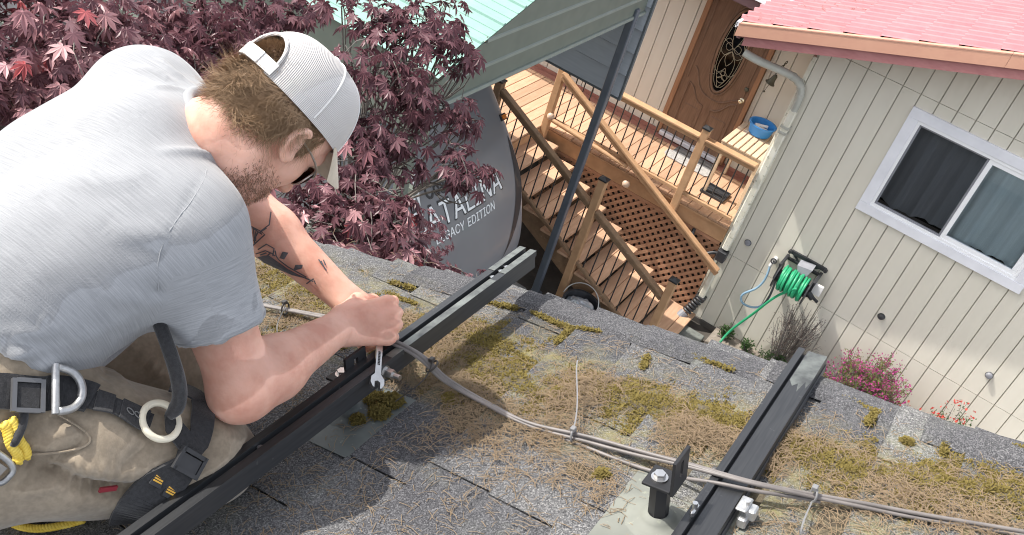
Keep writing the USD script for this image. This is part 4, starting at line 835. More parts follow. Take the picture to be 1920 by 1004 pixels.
# =================================================================== the purple maple
rnd_mat('maple_leaf', [(0, (.13, .058, .07)), (.3, (.23, .105, .12)), (.6, (.36, .185, .20)), (.85, (.46, .255, .265)), (.93, (.46, .12, .13)), (1, (.26, .09, .10))], .38, .22)
def leafmat(name, c, c2):
    nd = {'g': ('geometry', {}), 'n': ('noise_texture', {'scale': 28.0, 'detail': 3.0}), 'r': ('rgb_ramp', {'ramp': [(.35, c), (.65, c2)]}), 'p': ('principled_bsdf', {'roughness': .42, 'specular_ior_level': .5}), 't': ('translucent_bsdf', {}), 'x': ('mix_closure', {'fac': .2})}
    MATS[name] = usdkit.material(stage, '/World/Looks/' + name, nd, [('g.position', 'n.vector'), ('n.fac', 'r.fac'), ('r.color', 'p.base_color'), ('r.color', 't.color'), ('p.BSDF', 'x.closure1'), ('t.BSDF', 'x.closure2')], surface='x.closure')
leafmat('maple_leaf_a', (.33, .165, .183), (.42, .22, .238)); leafmat('maple_leaf_b', (.20, .09, .105), (.29, .135, .15)); leafmat('maple_leaf_c', (.37, .195, .207), (.43, .245, .253)); leafmat('maple_leaf_red', (.44, .10, .105), (.36, .095, .105))
mat('bark', (.10, .088, .08), .85, (.17, .15, .135), 30, bump=.4, bscale=60, bdist=.004)
LOB = [(-118, .42), (-76, .74), (-37, .94), (0, 1.04), (37, .94), (76, .74), (118, .42)]
def leaf_shape():
    v = [(0, 0, 0)]; f = []
    def P(deg, r, z): a = math.radians(90 - deg); return (r * math.cos(a), r * math.sin(a), z - .22 * r * r)
    sin_ = [P(-150, .12, 0)] + [P((LOB[i][0] + LOB[i + 1][0]) / 2, .30, 0) for i in range(6)] + [P(150, .12, 0)]
    for i, (d, L) in enumerate(LOB):
        o = len(v); w = 14.5 if L > .5 else 19
        v += [sin_[i], P(d - w, .60 * L, .0), P(d, L, -.05), P(d + w, .60 * L, .0), sin_[i + 1], P(d, .5 * L, -.075)]
        f += [(0, o + 5, o), (o, o + 5, o + 1), (o + 1, o + 5, o + 2), (o + 5, o + 3, o + 2), (o + 5, o + 4, o + 3), (0, o + 4, o + 5)]
    return np.array(v), np.array(f)
LV, LF = leaf_shape(); LF = LF[:, ::-1]
nl = np.random.default_rng(23)
CLUST = [[-1.92,1.28,-1.16,0.16],[-1.85,1.32,-1.12,0.17],[-1.8,1.24,-1.17,0.15],[-1.72,1.28,-1.15,0.15],[-1.85,1.21,-1.24,0.15],[-1.73,1.19,-1.22,0.15],[-1.74,1.27,-1.23,0.13],[-1.77,1.16,-1.29,0.14],[-1.91,1.46,-1.19,0.15],[-1.76,1.39,-1.17,0.14],[-1.72,1.31,-1.22,0.12],[-1.96,1.62,-1.25,0.12],[-1.77,1.46,-1.18,0.12],[-1.8,1.55,-1.24,0.12],[-1.86,1.16,-1.17,0.2],[-1.76,1.1,-1.26,0.18],[-1.73,1.18,-1.33,0.14],[-1.82,1.38,-1.4,0.14],[-1.97,1.84,-1.28,0.12],[-1.82,1.76,-1.26,0.13],[-1.8,1.67,-1.3,0.12],[-1.71,1.7,-1.27,0.13],[-1.75,1.69,-1.35,0.12],[-1.79,1.68,-1.41,0.1],[-1.92,1.96,-1.29,0.13],[-1.84,1.95,-1.3,0.1],[-1.88,2.07,-1.28,0.12],[-1.84,2.08,-1.32,0.09],[-1.74,1.77,-1.26,0.11],[-1.8,2.15,-1.27,0.07],[-2.2,1.96,-1.43,0.08],[-1.73,2.23,-1.23,0.08],[-1.66,2.29,-1.23,0.1],[-1.61,2.39,-1.21,0.1],[-1.52,2.38,-1.22,0.09],[-1.55,2.5,-1.21,0.08],[-1.6,2.24,-1.26,0.08],[-1.52,2.24,-1.25,0.1],[-1.45,2.28,-1.25,0.1],[-1.43,2.38,-1.22,0.07],[-1.39,2.43,-1.29,0.08],[-1.44,2.42,-1.24,0.07],[-1.4,2.46,-1.34,0.05],[-1.54,2.3,-1.23,0.09],[-1.51,2.03,-1.26,0.07],[-1.46,2.07,-1.27,0.09],[-1.4,2.1,-1.29,0.09],[-1.48,1.96,-1.3,0.05],[-1.45,2.04,-1.32,0.07],[-1.36,2.16,-1.34,0.09],[-1.33,2.23,-1.36,0.1],[-1.29,2.3,-1.39,0.08],[-1.31,2.26,-1.43,0.09],[-1.35,2.2,-1.39,0.08],[-1.4,2.17,-1.28,0.06],[-1.27,2.34,-1.44,0.05],[-1.42,2.01,-1.39,0.08],[-1.36,2.04,-1.41,0.09],[-1.4,1.94,-1.42,0.07],[-1.34,1.97,-1.43,0.08],[-1.37,1.87,-1.45,0.07],[-1.32,2.1,-1.45,0.07],[-1.33,1.95,-1.47,0.06],[-1.17,2.19,-1.45,0.05],[-1.16,2.12,-1.46,0.05],[-1.11,2.2,-1.48,0.05],[-1.12,2.17,-1.52,0.05],[-1.33,2.02,-1.48,0.06],[-1.27,2.04,-1.49,0.06],[-1.32,1.79,-1.5,0.08],[-1.23,1.79,-1.48,0.09],[-1.21,1.87,-1.48,0.08],[-1.35,1.74,-1.53,0.09],[-1.32,1.67,-1.55,0.09],[-1.23,1.69,-1.51,0.09],[-1.17,1.74,-1.51,0.1],[-1.14,1.84,-1.5,0.09],[-1.12,1.83,-1.52,0.05],[-1.1,1.77,-1.52,0.08],[-1.18,1.7,-1.55,0.08],[-1.26,1.69,-1.58,0.08],[-1.11,1.73,-1.56,0.07],[-1.07,1.82,-1.57,0.08],[-1.01,1.83,-1.59,0.06],[-0.99,1.89,-1.63,0.05],[-0.96,1.9,-1.63,0.04],[-1.05,1.75,-1.58,0.05],[-1.14,1.64,-1.55,0.05],[-1.4,1.72,-1.51,0.06],[-1.29,1.59,-1.57,0.06],[-1.31,1.87,-1.5,0.06]]
CLUST = [[x * 1.17, y * 1.17, z * 1.17, r * 1.15] if i < 31 else [x, y, z, r] for i, (x, y, z, r) in enumerate(CLUST)]
crown_c = np.array([-2.1, 3.0, -3.3])
for k in range(46):                                  # the rest of the crown, beyond and below what the eye sees first
    d = nl.normal(size=3); d /= np.linalg.norm(d); d[2] = d[2] * .8
    q = crown_c + d * np.array([1.5, .85, 1.1]) * nl.uniform(.55, 1.0) + np.array([0, .5, -.35])
    if q[1] > 2.2 and not (q[0] > -1.9 and q[2] > -3.0): CLUST.append([*q, .15])
leaves = []
for q_, (cx, cy, cz, r) in enumerate(CLUST):
    r = r * 1.05; n = int((20 if 30 < q_ < 62 else 30) * (r / .1) ** 1.7) + 6
    for k in range(n):
        u = nl.normal(size=3); u /= np.linalg.norm(u); u *= r * nl.uniform(.25, 1) ** .5 * np.array([1.15, 1.15, .42])
        p = np.array([cx, cy, cz]) + u
        out = unit(np.array([u[0], u[1], 0]) + nl.normal(0, .35, 3) * np.array([1, 1, 0]) * r * 1.2 + 1e-4)
        droop = nl.uniform(.15, .95); tip = unit(out * math.cos(droop) - np.array([0, 0, 1]) * math.sin(droop))
        nrm = unit(np.array([0, 0, 1]) * math.cos(droop) + out * math.sin(droop) + nl.normal(0, .25, 3))
        s = unit(np.cross(tip, nrm)); nrm = np.cross(s, tip); L = nl.uniform(.026, .047) * (1.12 if q_ < 31 else 1.0)
        leaves.append((p, s, tip, nrm, L))
# a dome of sprays: the leaves that show largest are parts of their own
Pj = np.array([l[0] for l in leaves]) @ R_.T; uu, vv = 1800.7 * Pj[:, 0] / Pj[:, 2] + 960, 1800.7 * Pj[:, 1] / Pj[:, 2] + 502
vis = (uu > 0) & (uu < 960) & (vv > 0) & (vv < 530) & ~((uu < 480) & (vv > 245 - .55 * uu) & (vv > 100)); size = np.where(vis, np.array([l[4] for l in leaves]) / Pj[:, 2], 0); order = np.argsort(-size)
maple = thing('maple_tree', 'purple leaved maple with layered drooping sprays beyond the roof edge', 'tree', (-2.3, 3.5, GZ))
def leafmesh(l):
    p, s, t, n, L = l; cup = nl.uniform(.3, 2.4); return p + L * (np.outer(LV[:, 0], s) + np.outer(LV[:, 1], t) + np.outer(LV[:, 2] * cup, n))
for i in order[:300]:
    obj('leaf', trimesh.Trimesh(leafmesh(leaves[i]), LF, process=False), ('maple_leaf_a', 'maple_leaf_a', 'maple_leaf_b', 'maple_leaf_c', 'maple_leaf_red')[int(nl.choice(5, p=[.3, .3, .2, .15, .05]))], maple)
rest = order[300:]; V = np.vstack([leafmesh(leaves[i]) for i in rest]); F = (np.arange(len(rest))[:, None, None] * len(LV) + LF).reshape(-1, 3)
obj('crown', trimesh.Trimesh(V, F, process=False), 'maple_leaf', maple, kind='stuff')
fork = np.array([-2.25, 3.35, -4.6])
obj('trunk', tube(spline([(-2.3, 3.5, GZ - .05), (-2.36, 3.45, -6.2), (-2.22, 3.38, -5.3), fork], 30), np.linspace(.085, .055, 30), 12), 'bark', maple, smooth=True)
hubs = [np.array(h) for h in ((-2.9, 2.45, -2.35), (-2.25, 2.5, -2.2), (-1.75, 2.55, -2.25), (-1.45, 2.5, -2.5), (-1.3, 2.35, -2.7), (-1.75, 2.3, -2.75), (-2.6, 2.9, -3.1), (-1.9, 3.1, -3.5), (-2.9, 3.4, -3.4))]
for h in hubs:
    pth = spline([fork, fork + (h - fork) * .4 + nl.normal(0, .12, 3), fork + (h - fork) * .75 + nl.normal(0, .08, 3), h], 26)
    obj('limb', tube(pth, np.linspace(.032, .010, 26), 8), 'bark', maple, smooth=True)
tw = []
for cx, cy, cz, r in CLUST:
    c = np.array([cx, cy, cz]); h = hubs[int(np.argmin([np.linalg.norm(c - q) for q in hubs]))]
    m = h + (c - h) * .5 + nl.normal(0, .04, 3) + np.array([0, 0, .02]); tw.append(tube(spline([h, m, c - np.array([0, 0, .01])], 10), np.linspace(.006, .0025, 10), 5))
    for k in range(3):
        e = c + nl.normal(0, .55, 3) * r * np.array([1, 1, .4]); tw.append(tube(spline([m + (c - m) * .5, (c + e) / 2 + nl.normal(0, .008, 3), e], 6), np.linspace(.0028, .0014, 6), 4))
for a, b, c in (((-1.93, 2.62, -1.83), (-1.86, 2.56, -1.96), (-1.80, 2.5, -2.08)), ((-1.62, 2.6, -1.80), (-1.75, 2.6, -1.93), (-1.86, 2.5, -2.1)), ((-1.30, 2.35, -2.02), (-1.42, 2.33, -2.04), (-1.62, 2.25, -2.1))):
    tw.append(tube(spline([a, b, c], 14), np.linspace(.0055, .004, 14), 6))
obj('twigs', cat(tw), 'bark', maple, smooth=True, kind='stuff')
# =================================================================== shrubs by the wall
rnd_mat('leaf_olive', [(0, (.16, .17, .06)), (.5, (.30, .32, .12)), (1, (.44, .45, .21))], .6, .3)
rnd_mat('leaf_green', [(0, (.05, .10, .03)), (.5, (.12, .21, .05)), (1, (.26, .36, .11))], .55, .3)
rnd_mat('leaf_dry', [(0, (.16, .11, .09)), (.5, (.24, .17, .15)), (1, (.30, .22, .2))], .8, .2)
rnd_mat('blossom_pink', [(0, (.44, .06, .24)), (.5, (.62, .14, .38)), (1, (.74, .32, .54))], .5, .3)
rnd_mat('blossom_red', [(0, (.62, .10, .08)), (.5, (.80, .22, .18)), (1, (.88, .42, .34))], .5, .3)
def sprinkle(P, L, W, up=.3):
    """little pointed leaves at the points P"""
    n = len(P); d = nl.normal(size=(n, 3)); d[:, 2] += up; d /= np.linalg.norm(d, axis=1)[:, None]; s = np.cross(d, nl.normal(size=(n, 3))); s /= np.linalg.norm(s, axis=1)[:, None]
    l = (L * nl.uniform(.6, 1.3, n))[:, None]; w = (W * nl.uniform(.7, 1.2, n))[:, None]; nn = np.cross(s, d)
    V = np.stack([P, P + d * l * .5 - s * w / 2 + nn * w * .15, P + d * l * .5 + nn * -.05 * w, P + d * l * .5 + s * w / 2 + nn * w * .15, P + d * l], 1).reshape(-1, 3); o = np.arange(n)[:, None] * 5
    return trimesh.Trimesh(V, np.concatenate([o + [0, 2, 1], o + [0, 3, 2], o + [1, 2, 4], o + [2, 3, 4]], 0), process=False)
def shrub(name, label, cat_, base, stems, hgt, spread, leafn, leafm, LW, flower=None, fn=0, fl=(.02, .016), bend=(0, 0)):
    o = thing(name, label, cat_, base); base = np.array(base, float); S, pts, tips = [], [], []
    for k in range(stems):
        a = nl.uniform(0, 2 * np.pi); r = spread * math.sqrt(nl.uniform(0, 1)); h = hgt * math.sqrt(max(.05, 1 - .55 * (r / spread) ** 2)) * nl.uniform(.75, 1.08)
        e = base + np.array([r * math.cos(a) + bend[0], r * math.sin(a) * .7 + bend[1], h]); m = base + (e - base) * .5 + nl.normal(0, .04, 3) * spread * np.array([1, 1, .3])
        p = spline([base + nl.normal(0, .03, 3) * np.array([1, 1, 0]), m, e], 14); S.append(tube(p, np.linspace(.007, .002, 14), 4)); pts.append(p[5:]); tips.append(p[-1])
        for b in range(3):
            i = int(nl.integers(5, 12)); q = p[i] + nl.normal(0, .35, 3) * spread * .45 + np.array([0, 0, .06 * hgt]); s2 = spline([p[i], (p[i] + q) / 2 + nl.normal(0, .01, 3), q], 7); S.append(tube(s2, np.linspace(.0035, .0015, 7), 4)); pts.append(s2[2:]); tips.append(q)
    obj('stems', cat(S), 'bark', o, kind='stuff'); pts = np.vstack(pts); tips = np.array(tips)
    P = pts[nl.integers(0, len(pts), leafn)] + nl.normal(0, .022, (leafn, 3)); obj('foliage', sprinkle(P, *LW), leafm, o, kind='stuff')
    if flower: P = tips[nl.integers(0, len(tips), fn)] + nl.normal(0, .026, (fn, 3)); obj('blossom', sprinkle(P, fl[0], fl[1], .9), flower, o, kind='stuff')
shrub('flowering_shrub', 'rounded shrub with magenta pink blossom against the beige wall', 'shrub', (.58, 9.96, -7.2), 100, 1.06, .50, 9000, 'leaf_olive', (.038, .015), 'blossom_pink', 2600, (.026, .022))
shrub('flowering_shrub', 'low pink flowered shrub right beside the end of the flat black rail', 'shrub', (.12, 9.92, -7.2), 34, .66, .30, 2600, 'leaf_olive', (.032, .012), 'blossom_pink', 800, (.026, .022))
shrub('azalea', 'small azalea with coral red flowers at the far right by the wall', 'azalea', (1.50, 10.0, -7.2), 34, 1.06, .30, 1100, 'leaf_green', (.045, .017), 'blossom_red', 420, (.045, .03))
shrub('azalea', 'coral red azalea at the foot of the large pink shrub', 'azalea', (1.10, 9.95, -7.2), 26, .72, .24, 700, 'leaf_green', (.04, .016), 'blossom_red', 320, (.045, .03))
shrub('twiggy_shrub', 'sparse brown twiggy shrub with few leaves below the hose reel', 'shrub', (-.42, 10.1, -7.2), 60, 1.12, .36, 1700, 'leaf_dry', (.022, .008))
shrub('green_shrub', 'low green leafy shrub at the base of the twiggy one', 'shrub', (-.38, 9.98, -7.2), 30, .40, .34, 2400, 'leaf_green', (.045, .017))
shrub('weed', 'bright green weed beside the green hose end', 'plant', (-1.16, 10.26, -7.2), 14, .20, .10, 260, 'leaf_green', (.055, .022))
shrub('weed', 'small green weed against the wall right of the hose', 'plant', (-.86, 10.24, -7.2), 10, .16, .10, 160, 'leaf_green', (.05, .02))
# =================================================================== the man
# roof coordinates in metres: a up the slope, b towards the gable edge, c out of the roof
RM = 1.05
def RW(p):
    p = np.asarray(p, float); return p[..., 0:1] * UA + p[..., 1:2] * UB + (p[..., 2:3] - RM) * UC
def rw(m): return trimesh.Trimesh(RW(np.asarray(m.vertices)), m.faces, process=False)
class Field:
    """a signed distance field on a grid, built by smooth unions; mesh() meshes it by surface nets"""
    def __init__(s, lo, hi, h):
        s.lo, s.h = np.array(lo, float), h; s.n = np.ceil((np.array(hi) - s.lo) / h).astype(int) + 1; s.D = np.full(s.n, .2, np.float32)
    def grid(s, lo, hi):
        i0 = np.clip(np.floor((np.array(lo) - s.lo) / s.h).astype(int), 0, s.n - 1); i1 = np.clip(np.ceil((np.array(hi) - s.lo) / s.h).astype(int) + 1, 1, s.n)
        ax = [s.lo[k] + s.h * np.arange(i0[k], i1[k]) for k in range(3)]
        return tuple(slice(a, b) for a, b in zip(i0, i1)), np.stack(np.meshgrid(*ax, indexing='ij'), -1).astype(np.float32)
    def join(s, fn, lo, hi, k, cut=False):
        sl, P = s.grid(np.array(lo) - .05, np.array(hi) + .05); d = fn(P).astype(np.float32); D = s.D[sl]
        if cut: d = -d; h = np.maximum(k - np.abs(D - d), 0) / max(k, 1e-6); s.D[sl] = np.maximum(D, d) + h * h * k * .25
        else: h = np.maximum(k - np.abs(D - d), 0) / max(k, 1e-6); s.D[sl] = np.minimum(D, d) - h * h * k * .25
    def cone(s, p, q, r1, r2, k=.02, flat=None, cut=False):
        """tapered capsule; flat = (axis, factor) squeezes it along an axis"""
        p, q = np.array(p, np.float32), np.array(q, np.float32); R = max(r1, r2) * 1.5
        def fn(P):
            v = P - p; d = q - p; t = np.clip((v @ d) / np.dot(d, d), 0, 1); w = v - t[..., None] * d
            if flat is not None:
                ax = unit(flat[0]).astype(np.float32); w = w + (w @ ax)[..., None] * ax * (1 / flat[1] - 1)
                return (np.sqrt((w * w).sum(-1)) - (r1 + (r2 - r1) * t)) * min(1, flat[1] * 1.1)
            return np.sqrt((w * w).sum(-1)) - (r1 + (r2 - r1) * t)
        s.join(fn, np.minimum(p, q) - R, np.maximum(p, q) + R, k, cut)
    def ell(s, c, axes, rad, k=.02, cut=False):
        c = np.array(c, np.float32); M = np.array([unit(a) for a in axes], np.float32); rad = np.array(rad, np.float32); R = rad.max()
        def fn(P):
            w = (P - c) @ M.T; k0 = np.sqrt(((w / rad) ** 2).sum(-1)); k1 = np.sqrt(((w / rad ** 2) ** 2).sum(-1)); return k0 * (k0 - 1) / np.maximum(k1, 1e-6)
        s.join(fn, c - R, c + R, k, cut)
    def plane(s, p, n, k=.004):
        n = unit(n).astype(np.float32); sl, P = s.grid(s.lo, s.lo + s.h * s.n); d = (P - np.array(p, np.float32)) @ n; D = s.D
        h = np.maximum(k - np.abs(D - d), 0) / k; s.D = (np.maximum(D, d) + h * h * k * .25).astype(np.float32)
    def mesh(s):
        D = s.D; ins = D < 0; n = np.array(D.shape) - 1
        cnt = np.zeros(n, int)
        for c in np.ndindex(2, 2, 2): cnt += ins[c[0]:c[0] + n[0], c[1]:c[1] + n[1], c[2]:c[2] + n[2]]
        I = np.argwhere((cnt > 0) & (cnt < 8)); acc = np.zeros((len(I), 3)); num = np.zeros(len(I))
        cs = [np.array(c) for c in np.ndindex(2, 2, 2)]
        for i, c in enumerate(cs):
            for e in range(3):
                if c[e] == 0:
                    c2 = c.copy(); c2[e] = 1; a = D[tuple((I + c).T)]; b = D[tuple((I + c2).T)]; m = (a < 0) != (b < 0)
                    t = np.where(m, a / np.where(m, a - b, 1), 0); p = c + 0.0 * I; p[:, e] += t; acc += np.where(m[:, None], p, 0); num += m
        V = s.lo + s.h * (I + acc / num[:, None]); idx = -np.ones(n, int); idx[tuple(I.T)] = np.arange(len(I)); F = []
        for e in range(3):
            u, w = [(1, 2), (2, 0), (0, 1)][e]; sl0 = [slice(None)] * 3; sl1 = [slice(None)] * 3; sl0[e] = slice(0, -1); sl1[e] = slice(1, None)
            a, b = ins[tuple(sl0)], ins[tuple(sl1)]
            for flipd, m in ((False, a & ~b), (True, ~a & b)):
                E = np.argwhere(m); E = E[(E[:, u] > 0) & (E[:, w] > 0) & (E[:, u] < n[u]) & (E[:, w] < n[w])]
                if not len(E): continue
                def at(du, dw): q = E.copy(); q[:, u] -= du; q[:, w] -= dw; return idx[tuple(q.T)]
                q = [at(1, 1), at(0, 1), at(0, 0), at(1, 0)]; q = q[::-1] if flipd else q
                F += [np.stack([q[0], q[1], q[2]], 1), np.stack([q[0], q[2], q[3]], 1)]
        m = trimesh.Trimesh(V, np.vstack(F), process=False)
        from scipy.sparse import coo_matrix, diags
        e = m.edges_unique; N = len(V); L = coo_matrix((np.ones(2 * len(e)), (np.r_[e[:, 0], e[:, 1]], np.r_[e[:, 1], e[:, 0]])), (N, N)).tocsr(); L = diags(1 / np.maximum(np.asarray(L.sum(1)).ravel(), 1)) @ L
        x = np.array(m.vertices)
        for k in range(6): x = x + (.5 if k % 2 == 0 else -.52) * (L @ x - x)
        return trimesh.Trimesh(x, m.faces, process=False)
J = dict(SR=(-1.060, .810, .430), ER=(-.982, .803, .198), WR=(-1.005, 1.045, .172), SL=(-1.372, 1.00, .525), EL=(-1.295, 1.122, .297), WL=(-1.088, 1.150, .156), C7=(-1.215, .955, .500),
         HR=(-1.185, .490, .215), HL=(-1.43, .58, .235), KR=(-1.035, .760, .064), AR=(-1.345, .490, .046), KL=(-1.27, .915, .070), AL=(-1.42, .50, .055), HC=(-1.059, 1.009, .553))
J = {k: np.array(v) for k, v in J.items()}
hF = unit((-.014, .398, -.917)); hU = np.array([.328, .869, .371]); hU = unit(hU - hF * np.dot(hU, hF)); hR = np.cross(hF, hU)
def hd(f, u, r=0.0): return J['HC'] + hF * f + hU * u + hR * r
def skin_field(h=.0034):
    B = Field((-1.50, .60, .03), (-.84, 1.26, .74), h)
    # arms
    def arm(S, E, W, k):
        S, E, W = J[S], J[E], J[W]
        B.cone(S, E, .057, .047, .03); m = E + (W - E) * .28
        B.cone(E, m, .046, .0475, .03); B.cone(m, W, .0475, .029, .03); return m
    arm('SR', 'ER', 'WR', 1); arm('SL', 'EL', 'WL', -1)
    # olecranon and muscle of the near arm
    B.cone(J['ER'] + (-.004, -.016, -.012), J['ER'] + (-.004, -.012, -.010), .028, .028, .03)
    # torso core, under the shirt
    B.cone(J['C7'] + (0, -.05, -.06), (-1.25, .72, .40), .10, .10, .05); B.cone(J['SR'] + (-.02, 0, 0), J['SL'] + (.02, 0, 0), .05, .05, .05)
    # neck and head
    B.cone(J['C7'] + (.005, -.01, -.005), hd(-.028, -.075), .070, .057, .04); B.cone(J['C7'] + (.03, -.02, -.05), hd(.02, -.10), .045, .040, .03)
    B.ell(hd(-.004, .018), (hF, hU, hR), (.100, .104, .078), .02)
    B.ell(hd(.034, -.062), (hF, hU, hR), (.058, .066, .060), .03)
    B.cone(hd(.058, -.112, -.014), hd(.058, -.112, .014), .024, .024, .025)                    # chin
    for s in (-1, 1):
        B.cone(hd(-.02, -.070, s * .056), hd(.045, -.112, s * .026), .020, .018, .025)          # jaw line
        B.cone(hd(.058, -.030, s * .045), hd(.070, -.036, s * .030), .016, .016, .02)           # cheek bone
        B.cone(hd(.086, .018, s * .012), hd(.074, .014, s * .042), .012, .012, .012)            # brow
        B.ell(hd(.092, -.008, s * .031), (hF, hU, hR), (.012, .013, .017), .01, cut=True)       # eye socket
        B.ell(hd(.076, -.009, s * .031), (hF, hU, hR), (.0125, .0125, .0125), .003)             # eyeball
        # ear
        c = hd(-.004, -.018, s * .079); ax = (unit(hU * .93 - hF * .36), unit(hF * .93 + hU * .36), hR)
        B.ell(c, ax, (.028, .0165, .0075), .006)
        for t in np.linspace(-.6, 3.9, 12):
            t2 = t + 4.5 / 11; e = lambda q: c + ax[0] * .0255 * math.cos(q) * 1.0 - ax[1] * .0155 * math.sin(q) + hR * s * (.006 + .004 * math.cos(q))
            if t2 < 4.0: B.cone(e(t), e(t2), .0046, .0046, .004)
        B.ell(c + hR * s * .008 + ax[1] * .003 - ax[0] * .004, ax, (.014, .008, .006), .004, cut=True)
        B.cone(c - ax[0] * .024 + ax[1] * .005, c - ax[0] * .027 + ax[1] * .005, .0075, .006, .008)
    B.cone(hd(.094, .000), hd(.116, -.040), .0085, .0125, .012); B.cone(hd(.106, -.046, -.011), hd(.106, -.046, .011), .0085, .0085, .008)   # nose
    B.cone(hd(.092, -.078, -.018), hd(.092, -.078, .018), .0075, .0075, .010); B.cone(hd(.089, -.091, -.015), hd(.089, -.091, .015), .008, .008, .008)   # lips
    # near (right) hand: a fist around the wrench, back of the hand towards the eye
    d = unit((.53, .85, -.10)); w = unit((.39, -.34, -.855)); w = unit(w - d * np.dot(w, d)); nrm = np.cross(w, d); nrm = nrm if nrm[2] > 0 else -nrm
    W = J['WR']; K0 = W + d * .098 + nrm * .004
    HANDS['R'] = (d, w, nrm, K0)
    kn = [K0 + w * (-.033 + .0215 * i) - d * (.004, 0, .003, .012)[i] + nrm * (.0, .003, .002, -.003)[i] for i in range(4)]
    for i in range(4):
        B.cone(W + w * (-.016 + .0105 * i) + d * .008, kn[i] - d * .006, .0165, .0108, .011)
        B.ell(kn[i] + nrm * .0015, (d, w, nrm), (.0125, .0098, .0122), .006)
        p1 = kn[i] + d * (.018) - nrm * .032; p2 = p1 - d * .024 - nrm * .014; p3 = p2 - d * .022 + nrm * .004
        B.cone(kn[i] - nrm * .003, p1, .0105, .0098, .006); B.cone(p1, p2, .0098, .0090, .005); B.cone(p2, p3, .0088, .0080, .005)
    B.cone(W + d * .012 - nrm * .006, K0 - d * .022 - nrm * .012, .026, .030, .02, flat=(nrm, .62))
    t0 = W - w * .022 + d * .012 - nrm * .008; t1 = t0 - w * .022 + d * .032 - nrm * .012; t2 = t1 + d * .034 - nrm * .016 + w * .004; t3 = t2 + d * .016 - nrm * .018 + w * .012
    B.cone(t0, t1, .0165, .0125, .012); B.cone(t1, t2, .0125, .0108, .006); B.cone(t2, t3, .0105, .0085, .005)
    # far (left) hand: reaching under the right one to steady the bolt
    d = unit((.80, .25, -.42)); w = unit(np.cross((0, 0, 1.), d)); nrm = np.cross(d, w); nrm = nrm if nrm[2] > 0 else -nrm
    W = J['WL']; K0 = W + d * .082
    B.cone(W, K0 - d * .012, .027, .032, .02, flat=(nrm, .55))
    for i in range(4):
        k0 = K0 + w * (-.030 + .020 * i) - d * (.004, 0, .004, .014)[i]; p1 = k0 + d * .020 - nrm * .030; p2 = p1 - d * .012 - nrm * .020; p3 = p2 - d * .014 - nrm * .004
        B.cone(W + w * (-.014 + .009 * i), k0, .014, .0112, .012); B.cone(k0, p1, .0108, .0096, .006); B.cone(p1, p2, .0096, .0088, .005); B.cone(p2, p3, .0088, .0078, .005)
    t0 = W - w * .02 + d * .012; t1 = t0 - w * .026 + d * .026 - nrm * .014; t2 = t1 + d * .028 - nrm * .02 + w * .01
    B.cone(t0, t1, .0155, .012, .012); B.cone(t1, t2, .0118, .0092, .006)
    return B
HANDS = {}
def nrm_noise(P, f, seed, oct_=3): return meshkit.fbm(P * np.asarray(f), oct_, seed) - .5
def bulge(m, fn):
    m.fix_normals() if False else None
    n = np.array(m.vertex_normals); m.vertices = np.array(m.vertices) + n * fn(np.array(m.vertices))[:, None]; return m
def ridge(P, p, q, w, hgt):
    """a soft fold along the segment p-q"""
    p, q = np.array(p), np.array(q); d = q - p; t = np.clip(((P - p) @ d) / (d @ d), 0, 1); r = np.linalg.norm(P - p - t[:, None] * d, axis=1)
    return hgt * np.exp(-(r / w) ** 2) * np.sin(np.pi * np.clip(t, .04, .96)) ** .7
FOLDS = [[[-1.299,0.947,0.606],[-1.272,0.954,0.6],[-1.229,0.955,0.592]],[[-1.133,0.833,0.581],[-1.117,0.864,0.573],[-1.1,0.9,0.553]],[[-1.091,0.813,0.55],[-1.079,0.853,0.538],[-1.079,0.904,0.513]],[[-1.208,0.897,0.603],[-1.207,0.925,0.596],[-1.2,0.953,0.586]],[[-1.298,0.994,0.611],[-1.264,0.984,0.597],[-1.24,0.993,0.586]],[[-1.049,0.848,0.524],[-1.006,0.763,0.499],[-1.001,0.714,0.458]],[[-1.001,0.714,0.458],[-0.996,0.702,0.431],[-0.993,0.703,0.398]],[[-1.047,0.856,0.52],[-1.026,0.858,0.509],[-1.001,0.852,0.492]],[[-1.002,0.796,0.505],[-0.997,0.82,0.5],[-0.991,0.842,0.485]],[[-1.103,0.537,0.389],[-1.081,0.561,0.382],[-1.061,0.585,0.37]],[[-1.125,0.538,0.355],[-1.083,0.556,0.354],[-1.065,0.581,0.347]],[[-1.121,0.549,0.333],[-1.055,0.603,0.336],[-1.015,0.662,0.362]],[[-0.997,0.695,0.38],[-1.032,0.631,0.355],[-1.072,0.571,0.351]],[[-0.998,0.694,0.414],[-0.994,0.701,0.398],[-0.989,0.713,0.385]],[[-1.057,0.646,0.295],[-1.045,0.608,0.355],[-1.082,0.568,0.404]],[[-1.033,0.639,0.425],[-1.01,0.666,0.399],[-0.991,0.709,0.384]],[[-0.981,0.833,0.478],[-0.968,0.826,0.451],[-0.964,0.836,0.414]],[[-0.975,0.742,0.386],[-0.963,0.774,0.356],[-0.956,0.817,0.346]],[[-1.058,0.684,0.5],[-1.026,0.706,0.485],[-1.003,0.74,0.485]],[[-1.172,0.71,0.534],[-1.097,0.721,0.532],[-1.069,0.769,0.537]]]
FOLD_H = [0.007, 0.008, 0.007, 0.005, 0.006, -0.0012, -0.0015, 0.006, 0.006, 0.007, 0.007, 0.006, 0.009, -0.008, 0.006, 0.006, 0.004, 0.005, 0.004, 0.004]
FOLD_W = [0.01, 0.009, 0.009, 0.01, 0.01, 0.006, 0.006, 0.01, 0.009, 0.012, 0.01, 0.01, 0.013, 0.012, 0.016, 0.014, 0.012, 0.014, 0.02, 0.02]
